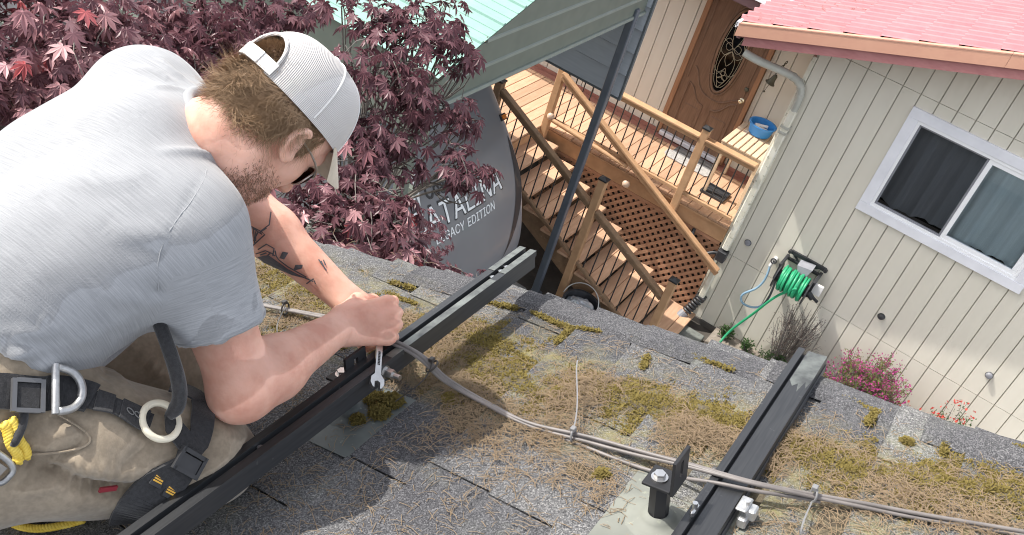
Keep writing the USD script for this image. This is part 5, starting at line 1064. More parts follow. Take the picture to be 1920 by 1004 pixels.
def fold(P, l, w, hgt):
    """a fold along a short polyline lying in the cloth"""
    q = spline(np.array(l), 14); t = np.linspace(0, 1, 14); d2 = ((P[:, None] - q[None]) ** 2).sum(-1); k = d2.argmin(1); r2 = d2[np.arange(len(P)), k]
    return hgt * np.exp(-r2 / w ** 2) * np.sin(np.pi * (.06 + .88 * t[k])) ** .8
def shirt_field(h=.0052):
    S = Field((-1.66, .38, .10), (-.84, 1.20, .74), h)
    up = unit((.05, .4, .9))
    S.cone((-1.215, .49, .277), (-1.212, .70, .375), .124, .128, .03, flat=(unit((.35, -.42, .84)), .93))
    S.cone((-1.212, .70, .375), (-1.222, .865, .452), .128, .138, .06, flat=(unit((.30, -.45, .84)), .88))
    S.cone(J['SR'] + (-.035, -.01, -.005), J['SL'] + (.03, -.01, -.002), .083, .083, .06)
    S.cone((-1.20, .86, .50), J['C7'] + (.005, -.02, -.012), .105, .085, .05)
    S.ell((-1.30, .85, .450), (unit((-1, .3, .2)), unit((0, .8, .5)), unit((.3, -.45, .84))), (.145, .19, .092), .06)     # far shoulder blade
    S.cone(J['SL'] + (.03, -.02, -.02), (-1.335, .77, .43), .088, .082, .07)
    S.ell((-1.13, .70, .435), (unit((-1, .3, .2)), unit((0, .8, .5)), unit((.3, -.45, .84))), (.12, .18, .095), .06)    # near shoulder blade
    for s, e, ln, r0, r1 in (('SR', 'ER', .60, .073, .067), ('SL', 'EL', .62, .080, .074)):
        q = J[s] + (J[e] - J[s]) * ln; S.cone(J[s], q + (J[e] - J[s]) * .3, r0, r1, .05)
        dd = unit(J[e] - J[s]); sl, P = S.grid(q - .16, q + .16); pl = (P - q.astype(np.float32)) @ dd.astype(np.float32)
        near = np.linalg.norm(np.cross(P - q, dd), axis=-1) < .115; S.D[sl] = np.where(near & (pl > 0), np.maximum(S.D[sl], pl), S.D[sl])
    return S
def shirt_mesh():
    S = shirt_field(); hemn = unit((.30, -.85, -.42)); S.plane((-1.078, .565, .334), hemn)
    # neck hole
    S.cone(J['C7'] + (.01, .015, .0), hd(-.02, -.02), .070, .066, .006, cut=True)
    m = S.mesh()
    def fn(P):
        u = P[:, 0] * .5 + P[:, 1] * .8 + P[:, 2] * .2
        f = .008 * nrm_noise(P, (5, 3.2, 5), 3) + .0042 * nrm_noise(P, (15, 7, 13), 5, 2) + .0015 * nrm_noise(P, (38, 20, 34), 8, 1)
        SR, ER, SL = J['SR'], J['ER'], J['SL']; C = J['C7']
        for p, q, w, hh in ((C + (.03, -.05, .05), SR + (-.02, .03, .08), .010, .009), (C + (.02, -.08, .04), SR + (-.03, -.01, .09), .012, .008), (C + (-.01, -.03, .08), (-1.24, .86, .60), .012, .008), (C + (.04, -.03, .03), SR + (.0, .06, .06), .009, .008),
                            (SR + (-.06, -.09, -.08), (-1.12, .55, .28), .016, .010), (SR + (-.05, -.07, -.11), (-1.07, .62, .24), .013, -.010), (SR + (-.03, -.07, -.05), (-1.18, .58, .42), .02, .006), ((-1.06, .60, .27), (-1.10, .46, .33), .013, .011), ((-1.10, .62, .24), (-1.13, .46, .29), .012, .012), ((-1.03, .66, .26), (-1.07, .47, .36), .014, .009),
                            (SR + (.03, .00, -.03), ER + (.03, -.05, .09), .014, .006), (SR + (.05, .03, -.04), ER + (.05, .02, .10), .012, .006), (SR + (-.02, -.075, -.06), SR + (.045, -.05, -.10), .010, -.009), (SR + (.02, -.07, -.09), SR + (.06, -.03, -.13), .010, .007),
                            ((-1.30, .62, .52), (-1.12, .55, .42), .02, .006), ((-1.35, .70, .55), (-1.20, .66, .53), .025, .005)):
            f = f + ridge(P, p, q, w, hh)
        for l, hh, w in [x for i, x in enumerate(zip(FOLDS, FOLD_H, FOLD_W)) if i not in (1, 7, 8, 16, 17)]: f = f + 1.5 * fold(P, l, w, hh) - .4 * fold(P, np.array(l) + np.array([.004, -.010, -.010]), w, hh)
        return f
    return bulge(m, fn)
TFOLDS = [[[-1.247,0.748,0.186],[-1.091,0.653,0.265],[-1.055,0.62,0.266]],[[-1.236,0.799,0.179],[-1.208,0.82,0.13],[-1.044,0.733,0.198]],[[-1.056,0.503,0.24],[-1.031,0.54,0.228],[-1.028,0.57,0.244]],[[-1.066,0.552,0.276],[-1.047,0.563,0.26],[-1.029,0.571,0.244]],[[-1.07,0.515,0.273],[-1.067,0.553,0.277],[-1.061,0.585,0.276]],[[-1.064,0.482,0.247],[-1.044,0.511,0.218],[-1.021,0.536,0.188]],[[-1.021,0.536,0.188],[-1.008,0.569,0.157],[-0.987,0.628,0.136]],[[-1.063,0.471,0.191],[-1.032,0.52,0.193],[-1.012,0.554,0.191]],[[-0.996,0.632,0.194],[-0.997,0.607,0.189],[-1.0,0.586,0.182]],[[-0.984,0.63,0.111],[-0.962,0.681,0.119],[-0.956,0.737,0.117]],[[-0.966,0.681,0.107],[-0.959,0.735,0.097],[-0.972,0.795,0.081]],[[-1.058,0.48,0.209],[-1.044,0.508,0.207],[-1.026,0.535,0.207]],[[-1.045,0.603,0.262],[-1.014,0.616,0.231],[-0.998,0.613,0.194]],[[-1.024,0.72,0.199],[-0.988,0.735,0.175],[-0.966,0.759,0.129]],[[-1.24,0.749,0.169],[-1.065,0.67,0.251],[-1.025,0.66,0.226]],[[-1.06,0.516,0.258],[-1.046,0.544,0.251],[-1.036,0.57,0.252]]]
TF_H = [-0.007, 0.006, -0.009, -0.006, 0.006, -0.005, -0.006, 0.006, -0.004, 0.006, -0.006, -0.005, 0.005, 0.005, 0.006, 0.006]
TF_W = [0.009, 0.012, 0.006, 0.006, 0.01, 0.006, 0.007, 0.012, 0.006, 0.012, 0.01, 0.009, 0.014, 0.016, 0.012, 0.012]
def trouser_field(h=.0052):
    T = Field((-1.66, .22, .0), (-.84, 1.10, .46), h)
    T.cone(J['HR'] + (-.02, 0, .0), J['HL'] + (.03, 0, .0), .128, .128, .05); T.cone((-1.205, .585, .300), (-1.25, .495, .245), .116, .132, .05)
    T.cone(J['HR'], J['KR'] + (0, -.03, .03), .112, .074, .05); T.cone(J['HL'], J['KL'] + (0, -.03, .02), .118, .080, .05)
    T.cone(J['KR'] + (0, 0, .002), J['AR'], .064, .046, .035); T.cone(J['KL'], J['AL'], .072, .056, .04)
    T.cone(J['KR'] + (.006, .010, -.008), J['KR'] + (-.03, .012, -.008), .060, .060, .03)
    T.cone((-1.10, .60, .18), (-1.05, .71, .10), .095, .078, .05)
    return T
def trouser_mesh():
    T = trouser_field(); T.plane((-1.20, .61, .34), unit((.0, .42, .907))); T.plane((0, 0, .0105), (0, 0, -1))
    m = T.mesh()
    def fn(P):
        f = .010 * nrm_noise(P, (6, 5, 7), 13) + .003 * nrm_noise(P, (12, 7, 15), 15, 2) + .0008 * nrm_noise(P, (36, 26, 36), 18, 1)
        for p, q, w, hh in (((-1.0, .44, .20), (-1.0, .70, .085), .011, -.013), ((-1.02, .43, .24), (-.98, .60, .17), .014, .011), ((-1.0, .46, .12), (-.93, .72, .045), .014, .012), ((-1.05, .42, .16), (-.95, .66, .10), .012, .010), ((-1.03, .52, .27), (-.96, .60, .22), .012, .008), ((-1.07, .50, .33), (-1.0, .56, .25), .012, .010), ((-1.05, .45, .30), (-1.0, .50, .20), .014, -.012), ((-.93, .66, .16), (-.90, .74, .09), .012, .007), ((-1.05, .40, .09), (-.98, .60, .05), .012, .009)):
            f = f + .5 * ridge(P, p, q, w, hh)
        for l, hh, w in zip(TFOLDS, TF_H, TF_W): f = f + 1.25 * fold(P, l, 1.1 * w, hh)
        f = f + fold(P, TFOLDS[5] + TFOLDS[6][1:], .015, -.020) + fold(P, np.array(TFOLDS[5] + TFOLDS[6][1:]) + np.array([.004, .004, .024]), .015, .008)
        return f * np.clip(P[:, 2] / .03, .15, 1)
    return bulge(m, fn)
SKIN, SHIRT, TROUSERS = skin_field().mesh(), shirt_mesh(), trouser_mesh()
def fabric(name, c1, c2, wscale, stretch, rot=(0, 0, 0), rough=.9, bump=.25, big=None, fine=500, contrast=(.38, .62), uv=False):
    nd = {'g': ('geometry', {}), 'mz': ('mapping', {'rotation': (0.0, 0.0, -rot[2])}), 'my': ('mapping', {'rotation': (0.0, -rot[1], 0.0)}), 'm': ('mapping', {'scale': tuple(1.0 / q for q in stretch)}), 'n': ('noise_texture', {'scale': wscale, 'detail': 3.0, 'roughness': .6}), 'r': ('rgb_ramp', {'ramp': [(0, c1), (contrast[0], c1), (contrast[1], c2), (1, c2)]}),
          'bn': ('noise_texture', {'scale': fine, 'detail': 2.0}), 'b': ('bump', {'strength': bump, 'distance': .0012}), 'l': ('noise_texture', {'scale': 26.0, 'detail': 4.0}), 'b2': ('bump', {'strength': .12, 'distance': .004}),
          'p': ('principled_bsdf', {'roughness': rough, 'sheen_weight': .25, 'sheen_roughness': .5, 'specular_ior_level': .25})}
    ln = [('g.position', 'mz.vector'), ('mz.vector', 'my.vector'), ('my.vector', 'm.vector'), ('m.vector', 'n.vector'), ('n.fac', 'r.fac'), ('g.position', 'bn.vector'), ('bn.fac', 'b.height'), ('g.position', 'l.vector'), ('l.fac', 'b2.height'), ('b2.normal', 'b.normal'), ('b.normal', 'p.normal')]
    if uv: nd['tc'] = ('texture_coordinate', {}); ln[:3] = [('tc.UV', 'm.vector')]
    col = 'r.color'
    if big:
        nd['v'] = ('noise_texture', {'scale': big[0], 'detail': 5.0, 'roughness': .65}); nd['vr'] = ('rgb_ramp', {'ramp': [(0, (1, 1, 1)), (big[1], (1, 1, 1)), (big[1] + .18, big[2]), (1, big[2])]}); nd['mu'] = ('mix', {'mix_type': 'multiply', 'fac': 1.0})
        ln += [('g.position', 'v.vector'), ('v.fac', 'vr.fac'), (col, 'mu.color1'), ('vr.color', 'mu.color2')]; col = 'mu.color'
    ln.append((col, 'p.base_color')); MATS[name] = usdkit.material(stage, '/World/Looks/' + name, nd, ln, surface='p.BSDF')
def along(e):
    e = unit(RW(np.array([e], float))[0] - RW(np.zeros((1, 3)))[0]); return (0.0, float(-math.asin(e[2])), float(math.atan2(e[1], e[0])))
fabric('shirt', (.222, .229, .243), (.298, .306, .322), 1.0, (1 / 24., 1 / 600., 1.0), contrast=(.34, .66), bump=.35, uv=True)
fabric('khaki', (.265, .215, .158), (.315, .258, .192), 120, (1, 1, 1), big=(9, .50, (.78, .77, .76)), fine=900)
fabric('cap_mesh', (.70, .69, .70), (.80, .79, .80), 30, (1, 1, 1), bump=.5, fine=700)
fabric('cap_tan', (.46, .40, .31), (.52, .455, .36), 60, (1, 1, 1))
fabric('webbing', (.018, .018, .02), (.030, .030, .033), 200, (1, 1, 1), rough=.7, bump=.5, fine=700)
def skinmat():
    nd = {'g': ('geometry', {}), 'n': ('noise_texture', {'scale': 16.0, 'detail': 5.0, 'roughness': .6}), 'r': ('rgb_ramp', {'ramp': [(.3, (.47, .225, .165)), (.5, (.56, .315, .24)), (.7, (.62, .36, .285))]}), 'm2': ('noise_texture', {'scale': 95.0, 'detail': 5.0, 'roughness': .65}), 'b': ('bump', {'strength': .35, 'distance': .0022}),
          'p': ('principled_bsdf', {'roughness': .52, 'subsurface_weight': .18, 'subsurface_scale': .01, 'subsurface_radius': (1.0, .35, .2), 'specular_ior_level': .35})}
    MATS['skin'] = usdkit.material(stage, '/World/Looks/skin', nd, [('g.position', 'n.vector'), ('n.fac', 'r.fac'), ('r.color', 'p.base_color'), ('g.position', 'm2.vector'), ('m2.fac', 'b.height'), ('b.normal', 'p.normal')], surface='p.BSDF')
skinmat()
man = thing('person', 'man in grey shirt, khaki trousers and white mesh cap kneeling to bolt the rail', 'person', RW(np.array([-1.2, .6, 0])))
body = obj('body', rw(SKIN), 'skin', man, smooth=True)
obj('shirt', rw(SHIRT), 'shirt', man, smooth=True)
def cloth_uv(P):
    """threads run round the trunk and round the sleeves"""
    def about(p, q):
        d = unit(np.array(q) - p); e1 = unit(np.cross(d, unit((.35, -.42, .84)))); e2 = np.cross(d, e1); w = P - p; th = np.arctan2(w @ e1, w @ e2); return np.stack([th * .15, w @ d], 1), w @ d, np.linalg.norm(np.cross(w, d), axis=1)
    uv, al, r = about(np.array((-1.23, .50, .29)), (-1.20, .93, .47))
    for s_, e_ in (('SR', 'ER'), ('SL', 'EL')):
        u2, a2, r2 = about(J[s_], J[e_]); m = (a2 > .035) & (r2 < .10); uv[m] = u2[m] * np.array([.6, 1]) + 3
    return uv
UsdGeom.PrimvarsAPI(stage.GetPrimAtPath('/World/person/shirt')).CreatePrimvar('st', Sdf.ValueTypeNames.TexCoord2fArray, 'vertex').Set(Vt.Vec2fArray.FromNumpy(cloth_uv(np.array(SHIRT.vertices)).astype(np.float32)))
obj('trousers', rw(TROUSERS), 'khaki', man, smooth=True)
# hair: short tousled strands over the back of the head
rnd_mat('hair', [(0, (.24, .155, .09)), (.35, (.48, .325, .195)), (.7, (.69, .495, .31)), (1, (.84, .665, .46))], .45)
rnd_mat('beard', [(0, (.19, .11, .072)), (.5, (.30, .175, .115)), (1, (.40, .24, .165))], .55)
nh = np.random.default_rng(41)
def strands(P, D, N, L, W, curl=.35, seg=3):
    """flat tapering hairs from P along D lying over the normals N"""
    n = len(P); s = np.cross(D, N); s /= np.linalg.norm(s, axis=1)[:, None] + 1e-9; L = L[:, None]; V = []; cu = nh.normal(0, curl, (n, 1)); lift = nh.normal(0, .25, (n, 1))
    for k in range(seg + 1):
        t = k / seg; c = P + D * L * t + s * L * cu * t * t + N * L * lift * t * (1 - t); w = (W * (1 - .8 * t))[:, None]
        V += [c - s * w / 2, c + s * w / 2]
    V = np.stack(V, 1).reshape(-1, 3); o = np.arange(n)[:, None] * 2 * (seg + 1)
    F = np.concatenate([np.concatenate([o + [2 * k, 2 * k + 1, 2 * k + 3], o + [2 * k, 2 * k + 3, 2 * k + 2]], 0) for k in range(seg)], 0)
    return trimesh.Trimesh(V, F, process=False)
ca_ = math.radians(13); cF, cU = hF * math.cos(ca_) + hU * math.sin(ca_), hU * math.cos(ca_) - hF * math.sin(ca_); cO = hd(-.006, .024)
d = nh.normal(size=(60000, 3)); d /= np.linalg.norm(d, axis=1)[:, None]; rad = np.array([.101, .105, .079]); q = d * rad + np.array([-.004, .018, 0])
f, u, r = q.T; caph = (q - np.array([-.006, .024, 0])) @ np.array([-math.sin(ca_), math.cos(ca_), 0])
hole = (caph > .012) & (f < -.06) & (((r / .045) ** 2 + ((caph - .015) / .052) ** 2) < .72)
line = np.where(f < -.02, -.088 + .25 * np.clip(np.abs(r) - .05, 0, 1), -.030)
back = (caph < .006) & (u > line) & ((f < -.022) | ((f < .030) & (f > .006) & (u > -.035) & (np.abs(r) > .06)) | ((f < .03) & (u > .006)))
keep = np.where(hole | back)[0]; keep = keep[:9500]; q, d = q[keep], d[keep] / rad; d /= np.linalg.norm(d, axis=1)[:, None]
fl = np.stack([-.35 - .3 * (meshkit.noise(q * 38) - .5) * 3, -1.0 + 0 * d[:, 0], (meshkit.noise(q * 55 + 7) - .5) * 4.2], -1); fl = fl + d * nh.uniform(.35, 1.25, (len(q), 1)); hole_k = hole[keep]; fl[hole_k] = np.array([-.5, -.3, .5]) + d[hole_k] * .6 + nh.normal(0, .25, (hole_k.sum(), 3))
fl -= d * np.clip((fl * d).sum(1) - .75, 0, 9)[:, None]; fl /= np.linalg.norm(fl, axis=1)[:, None]
HM = np.stack([hF, hU, hR]); L = nh.uniform(.022, .044, len(q)) * np.where((f[keep] > -.02) | hole_k, .5, 1) * np.where(u[keep] < -.06, .6, 1)
hair = obj('hair', rw(strands(J['HC'] + q @ HM, fl @ HM, d @ HM, L, nh.uniform(.0011, .0020, len(q)), .75)), 'hair', man, kind='stuff')
sp_ = trimesh.creation.icosphere(4, 1.0); v = sp_.vertices * (rad + .0035) + np.array([-.004, .018, 0]); cap_h = (v - np.array([-.006, .024, 0])) @ np.array([-math.sin(ca_), math.cos(ca_), 0]); okv = (v[:, 0] < -.03) & (v[:, 1] > np.where(v[:, 0] < -.02, -.075, 0)) | ((v[:, 0] < .02) & (v[:, 1] > .02))
obj('scalp', rw(trimesh.Trimesh(J['HC'] + v @ HM, sp_.faces[okv[sp_.faces].all(1)], process=False)), 'beard', man, smooth=True)
SV = np.array(SKIN.vertices); SN = np.array(SKIN.vertex_normals); hc = (SV - J['HC']) @ HM.T; f, u, r = hc.T
bd = np.where((u < -.058) & (u > -.135) & (f > -.012) & (f < .11) & ~((f > .086) & (u > -.066)) & (np.abs(r) < .08) & (u < -.04 - .35 * np.clip(f - .02, 0, .04)))[0]
wgt = np.clip((-.052 - u[bd]) / .03, 0, 1) * np.clip((f[bd] + .014) / .03, .12, 1) * np.clip((u[bd] + .137) / .03, .1, 1); bi = nh.choice(bd, 3900, p=wgt / wgt.sum()); D = -hU * .8 + hF * .35 + SN[bi] * .55 + nh.normal(0, .3, (len(bi), 3)); D /= np.linalg.norm(D, axis=1)[:, None]
obj('beard', rw(strands(SV[bi] + nh.normal(0, .0014, (len(bi), 3)), D, SN[bi], nh.uniform(.002, .0065, len(bi)), np.full(len(bi), .0009), seg=2)), 'beard', man, kind='stuff')
# cap
def dome(th, ph, off=0.0):
    A = .107 if math.cos(th) > 0 else .112; c = max(math.cos(ph), 0) ** .62
    return cO + cF * ((A + off) * math.cos(th) * c) + hR * ((.088 + off) * math.sin(th) * c) + cU * ((.101 + off) * math.sin(ph) ** 1.05)
NT, NPH = 96, 22
def cap_patch(sel):
    V = [dome(2 * np.pi * i / NT, (np.pi / 2) * (j / NPH)) for j in range(NPH + 1) for i in range(NT)]; F = []
    for j in range(NPH):
        for i in range(NT):
            th = 2 * np.pi * (i + .5) / NT; ph = (np.pi / 2) * (j + .5) / NPH; th = th if th < np.pi else th - 2 * np.pi
            if sel(th, ph):
                a, b, c, e = j * NT + i, j * NT + (i + 1) % NT, (j + 1) * NT + (i + 1) % NT, (j + 1) * NT + i; F += [(a, b, c), (a, c, e)]
    m = trimesh.Trimesh(V, F, process=False); k = np.unique(m.faces); bk = np.zeros(len(V), int); bk[k] = np.arange(len(k)); m = trimesh.Trimesh(np.array(V)[k], bk[m.faces], process=False)
    return m if np.dot(m.face_normals[0], m.triangles_center[0] - cO) > 0 else flip(m)
inhole = lambda th, ph: (abs(abs(th) - np.pi) / .50) ** 2 + ((ph - .15) / .50) ** 2 < 1 and ph > .15
front = lambda th, ph: abs(th) < .62 - .25 * (ph / 1.57)
def meshmat():
    nd = {'g': ('geometry', {}), 'mp': ('mapping', {}), 'w': ('wave_texture', {'scale': 125.0, 'distortion': .5, 'detail': 1.0}), 'w2': ('wave_texture', {'scale': 120.0, 'distortion': .4}), 'm2': ('mapping', {}), 'mu': ('math', {'math_type': 'multiply'}), 'r': ('rgb_ramp', {'ramp': [(0, (.33, .315, .32)), (.3, (.43, .41, .405)), (.65, (.55, .53, .515)), (1, (.60, .58, .56))]}),
          'b': ('bump', {'strength': .4, 'distance': .0015}), 'p': ('principled_bsdf', {'roughness': .8, 'sheen_weight': .15})}
    ra_ = along(cF + .2 * hR); nd['mp'] = ('mapping', {'rotation': (0.0, 0.0, -ra_[2])}); nd['mq'] = ('mapping', {'rotation': (0.0, -ra_[1], 0.0)})
    MATS['cap_mesh'] = usdkit.material(stage, '/World/Looks/cap_weave', nd, [('g.position', 'mp.vector'), ('mp.vector', 'mq.vector'), ('mq.vector', 'w.vector'), ('w.fac', 'r.fac'), ('r.color', 'p.base_color'), ('w.fac', 'b.height'), ('b.normal', 'p.normal')], surface='p.BSDF')
meshmat()
capo = obj('cap', rw(cap_patch(lambda th, ph: not inhole(th, ph) and not front(th, ph))), 'cap_mesh', man, smooth=True)
obj('front_panel', rw(cap_patch(lambda th, ph: front(th, ph))), 'cap_tan', capo, smooth=True)
def band(t0, t1, lo, hi, off, n=40, th=.002):
    pts = [dome(t, (lo + hi) / 2, off) for t in np.linspace(t0, t1, n)]; nr = [unit(p - cO - cU * np.dot(p - cO, cU)) for p in pts]
    return strip(pts, nr, .020, th)
obj('sweatband', rw(cat([band(-2.72, 2.72, .02, .16, -.0015)])), 'cap_mesh', capo)
obj('strap', rw(cat([band(2.60, 2 * np.pi - 2.60, .06, .16, .002, 24), band(2.9, 2 * np.pi - 2.9, .06, .16, .0045, 12)])), 'plastic_white', capo)
hp = [dome(np.pi + .50 * math.cos(a), .15 + .50 * max(math.sin(a), 0), .001) for a in np.linspace(0, np.pi, 24)]
obj('hole_piping', rw(tube(hp, .003, 6)), 'cap_mesh', capo, smooth=True)
obj('seam', rw(cat([tube([dome(t, p, .0006) for p in np.linspace(.05, 1.5, 20)], .0016, 5) for t in (1.75, -1.75, .62, -.62)])), 'plastic_white', capo, smooth=True)
obj('button', rw(trimesh.Trimesh((lambda v: cO + cF * v[:, :1] * .008 + hR * v[:, 1:2] * .008 + cU * (.102 + v[:, 2:] * .005))(sp_.vertices), sp_.faces, process=False)), 'plastic_white', capo, smooth=True)
V, F_ = [], []; bt = np.linspace(-1.0, 1.0, 25)
for lay in (0, 1):
    for t in bt:
        b0 = dome(t, .03, .001); L = .066 * math.cos(t * 1.05) ** .7 + .003; dr = unit(cF * .93 - cU * (.36 + .25 * t * t))
        for s in np.linspace(0, 1, 6): V.append(b0 + dr * L * s - cU * (.012 * t * t * s + .006 * s * s) - cU * .003 * lay)
nB = 25 * 6
for lay in (0, 1):
    for i in range(24):
        for j in range(5):
            a = lay * nB + i * 6 + j; fs = [(a, a + 1, a + 7), (a, a + 7, a + 6)]; F_ += fs if lay == 0 else [x[::-1] for x in fs]
ring_ = [i * 6 for i in range(25)] + [24 * 6 + j for j in range(1, 6)] + [i * 6 + 5 for i in range(23, -1, -1)] + [j for j in range(4, 0, -1)]
for a, b in zip(ring_, ring_[1:] + ring_[:1]): F_ += [(a, b, b + nB), (a, b + nB, a + nB)]
brim = trimesh.Trimesh(V, F_, process=False)
obj('brim', rw(brim), 'cap_tan', capo, smooth=35)
# sunglasses
gl = []
for s in (-1, 1):
    c = hd(.094, -.016, s * .034); ax = unit(hF + hR * s * .25); e1 = unit(np.cross(hU, ax)); t = np.linspace(0, 2 * np.pi, 33)
    rim = [c + e1 * .027 * math.cos(a) + hU * .021 * math.sin(a) - ax * .006 * math.cos(a) ** 2 for a in t]; gl.append(tube(rim, .0016, 6, False))
    gl.append(tube(spline([c + e1 * (.027 if np.dot(e1, hR) * s > 0 else -.027) + hU * .006, hd(.07, -.004, s * .073), hd(.03, -.002, s * .080), hd(-.004, -.006, s * .082)], 16), .0018, 6))
gl.append(tube(spline([hd(.101, -.012, -.008), hd(.106, -.008, 0), hd(.101, -.012, .008)], 8), .0018, 6))
glo = obj('sunglasses', rw(cat(gl)), 'steel', man, smooth=True)
for s in (-1, 1):
    c = hd(.094, -.016, s * .034); ax = unit(hF + hR * s * .25); e1 = unit(np.cross(hU, ax))
    obj('lens', rw(prism(Polygon([(.026 * math.cos(a), .020 * math.sin(a)) for a in np.linspace(0, 2 * np.pi, 29)[:-1]]), c - ax * .002, e1, hU, ax, .0015)), 'lens', glo)
# collar and hems
def loop_of(V, c, ax, sel, key, n=60):
    e1 = unit(np.cross(ax, (.3, .2, 1.))); e2 = np.cross(ax, e1); V = V[sel]; w = V - c; a = np.arctan2(w @ e2, w @ e1); out = []
    for k in range(n):
        lo = -np.pi + 2 * np.pi * k / n; m = (a >= lo) & (a < lo + 2 * np.pi / n)
        if m.any(): out.append(V[m][np.argmax(key(V[m]))])
    out = np.array(out); out = np.vstack([out, out, out]); k = np.ones(7) / 7; sm_ = np.stack([np.convolve(out[:, i], k, 'same') for i in range(3)], 1); n = len(out) // 3; return np.vstack([sm_[n:2 * n], sm_[n:n + 1]])
VS = np.array(SHIRT.vertices); shirt = '/World/person/shirt'
n0, n1 = J['C7'] + (.01, .015, 0), hd(-.02, -.02); nax = unit(n1 - n0); w = VS - n0; rr = np.linalg.norm(w - np.outer(w @ nax, nax), axis=1); al = w @ nax
lp = loop_of(VS, n0, nax, (np.abs(rr - .071) < .010) & (al > -.09) & (al < .12), lambda v: (v - n0) @ nax)
obj('collar', rw(tube(lp, .0085, 8, False)), 'shirt', shirt, smooth=True)
from scipy.spatial import cKDTree
kt = cKDTree(VS); sp5 = spline(np.array(FOLDS[5] + FOLDS[6][1:]), 40); sm5 = VS[kt.query(sp5)[1]]; sm5 = np.stack([np.convolve(np.pad(sm5[:, i], 3, mode='edge'), np.ones(7) / 7, 'valid') for i in range(3)], 1)
obj('armhole_seam', rw(tube(sm5, .0009, 6)), 'shirt', shirt, smooth=True)
for s_, e_, ln in (('SR', 'ER', .60),):
    dd = unit(J[e_] - J[s_]); q = J[s_] + (J[e_] - J[s_]) * ln; pl = (VS - q) @ dd; rad_ = np.linalg.norm(np.cross(VS - q, dd), axis=1)
    for k, (lo, hi) in enumerate(((-.008, .004),)):
        lp = loop_of(VS, q, dd, (pl > lo) & (pl < hi) & (rad_ < .095), lambda v: np.linalg.norm(np.cross(v - q, dd), axis=1))
        obj('hem_stitch', rw(tube(lp, .0030 if k == 0 else .0012, 6, False)), 'shirt', shirt, smooth=True)
# =================================================================== harness, tattoo, wrench, rope (roof coordinates: point, normal)
G_belt = np.array([[-1.0934,0.5133,0.3202,0.84,-0.07,0.54],[-1.0875,0.527,0.3123,0.87,-0.09,0.49],[-1.0814,0.5437,0.3027,0.9,-0.07,0.42],[-1.076,0.5613,0.295,0.82,-0.05,0.58],[-1.0687,0.5781,0.2877,0.68,-0.02,0.73],[-1.0579,0.5929,0.2791,0.61,0.02,0.8],[-1.0488,0.6016,0.2713,0.63,0.11,0.77]])
G_strap1 = np.array([[-1.0569,0.5913,0.2771,0.62,-0.02,0.78],[-1.0416,0.6067,0.2636,0.57,0.16,0.81],[-1.0286,0.6206,0.2511,0.61,0.36,0.7],[-1.0184,0.6351,0.2329,0.73,0.24,0.64],[-1.0062,0.6509,0.2146,0.75,0.1,0.65]])
G_loop = np.array([[-0.9964,0.6798,0.1988,0.75,0.18,0.64],[-0.9831,0.6791,0.18,0.84,0.05,0.54],[-0.9748,0.6859,0.1662,0.88,0.04,0.48],[-0.9771,0.702,0.1678,0.82,0.11,0.57],[-0.9878,0.7215,0.1799,0.71,-0.1,0.7],[-1.0182,0.7509,0.1812,0.27,0.57,0.78],[-1.1896,0.8692,0.0584,0.93,-0.25,-0.26],[-1.1901,0.8549,0.0831,0.94,-0.34,-0.04],[-1.1954,0.8413,0.0964,0.94,-0.33,0.09],[-1.1999,0.8296,0.0993,0.93,-0.35,0.07]])
G_legloop = np.array([[-0.9748,0.6859,0.1662,0.88,0.04,0.48],[-0.9706,0.673,0.1538,0.97,-0.09,0.21],[-0.9718,0.6568,0.1441,0.95,-0.3,0.08],[-0.9806,0.634,0.1327,0.97,-0.16,0.19],[-0.9892,0.6085,0.1166,0.89,-0.46,0.04],[-1.0144,0.5962,0.0817,0.66,-0.47,-0.58]])
G_dring = np.array([[-1.0712,0.5752,0.3192,0.96,-0.02,0.26],[-1.0646,0.564,0.3034,0.85,-0.04,0.53],[-1.0553,0.5495,0.2896,0.72,-0.16,0.68],[-1.061,0.5804,0.2997,0.71,0.0,0.71],[-1.0557,0.5965,0.2949,0.6,0.04,0.8]])
G_seam1 = np.array([[-1.0638,0.4809,0.25,0.95,-0.19,0.24],[-1.05,0.5022,0.2282,0.88,-0.37,0.3],[-1.0264,0.5296,0.1988,0.82,-0.53,0.2],[-1.0105,0.5544,0.1772,0.95,-0.31,-0.09],[-1.0025,0.5813,0.1491,0.88,-0.47,-0.11]])
G_seam2 = np.array([[-0.9955,0.6321,0.1948,0.88,-0.1,0.47],[-0.9956,0.6103,0.1888,0.93,-0.15,0.35],[-0.9993,0.5862,0.1822,0.94,-0.32,0.13]])
G_pocket = np.array([[-1.0657,0.5522,0.2762,0.71,-0.16,0.69],[-1.0465,0.5628,0.2606,0.66,-0.23,0.71],[-1.0284,0.5707,0.2453,0.72,-0.25,0.65]])
G_pocket2 = np.array([[-1.0281,0.5704,0.2448,0.73,-0.17,0.66],[-1.0329,0.5381,0.2316,0.8,-0.44,0.41],[-1.0548,0.5025,0.2409,0.87,-0.33,0.38]])
G_strapdown = np.array([[-1.0742,0.5195,0.2947,0.88,-0.01,0.48],[-1.0677,0.5143,0.2841,0.83,-0.03,0.56],[-1.0616,0.501,0.2728,0.86,-0.11,0.5],[-1.06,0.4898,0.2665,0.92,-0.13,0.37]])
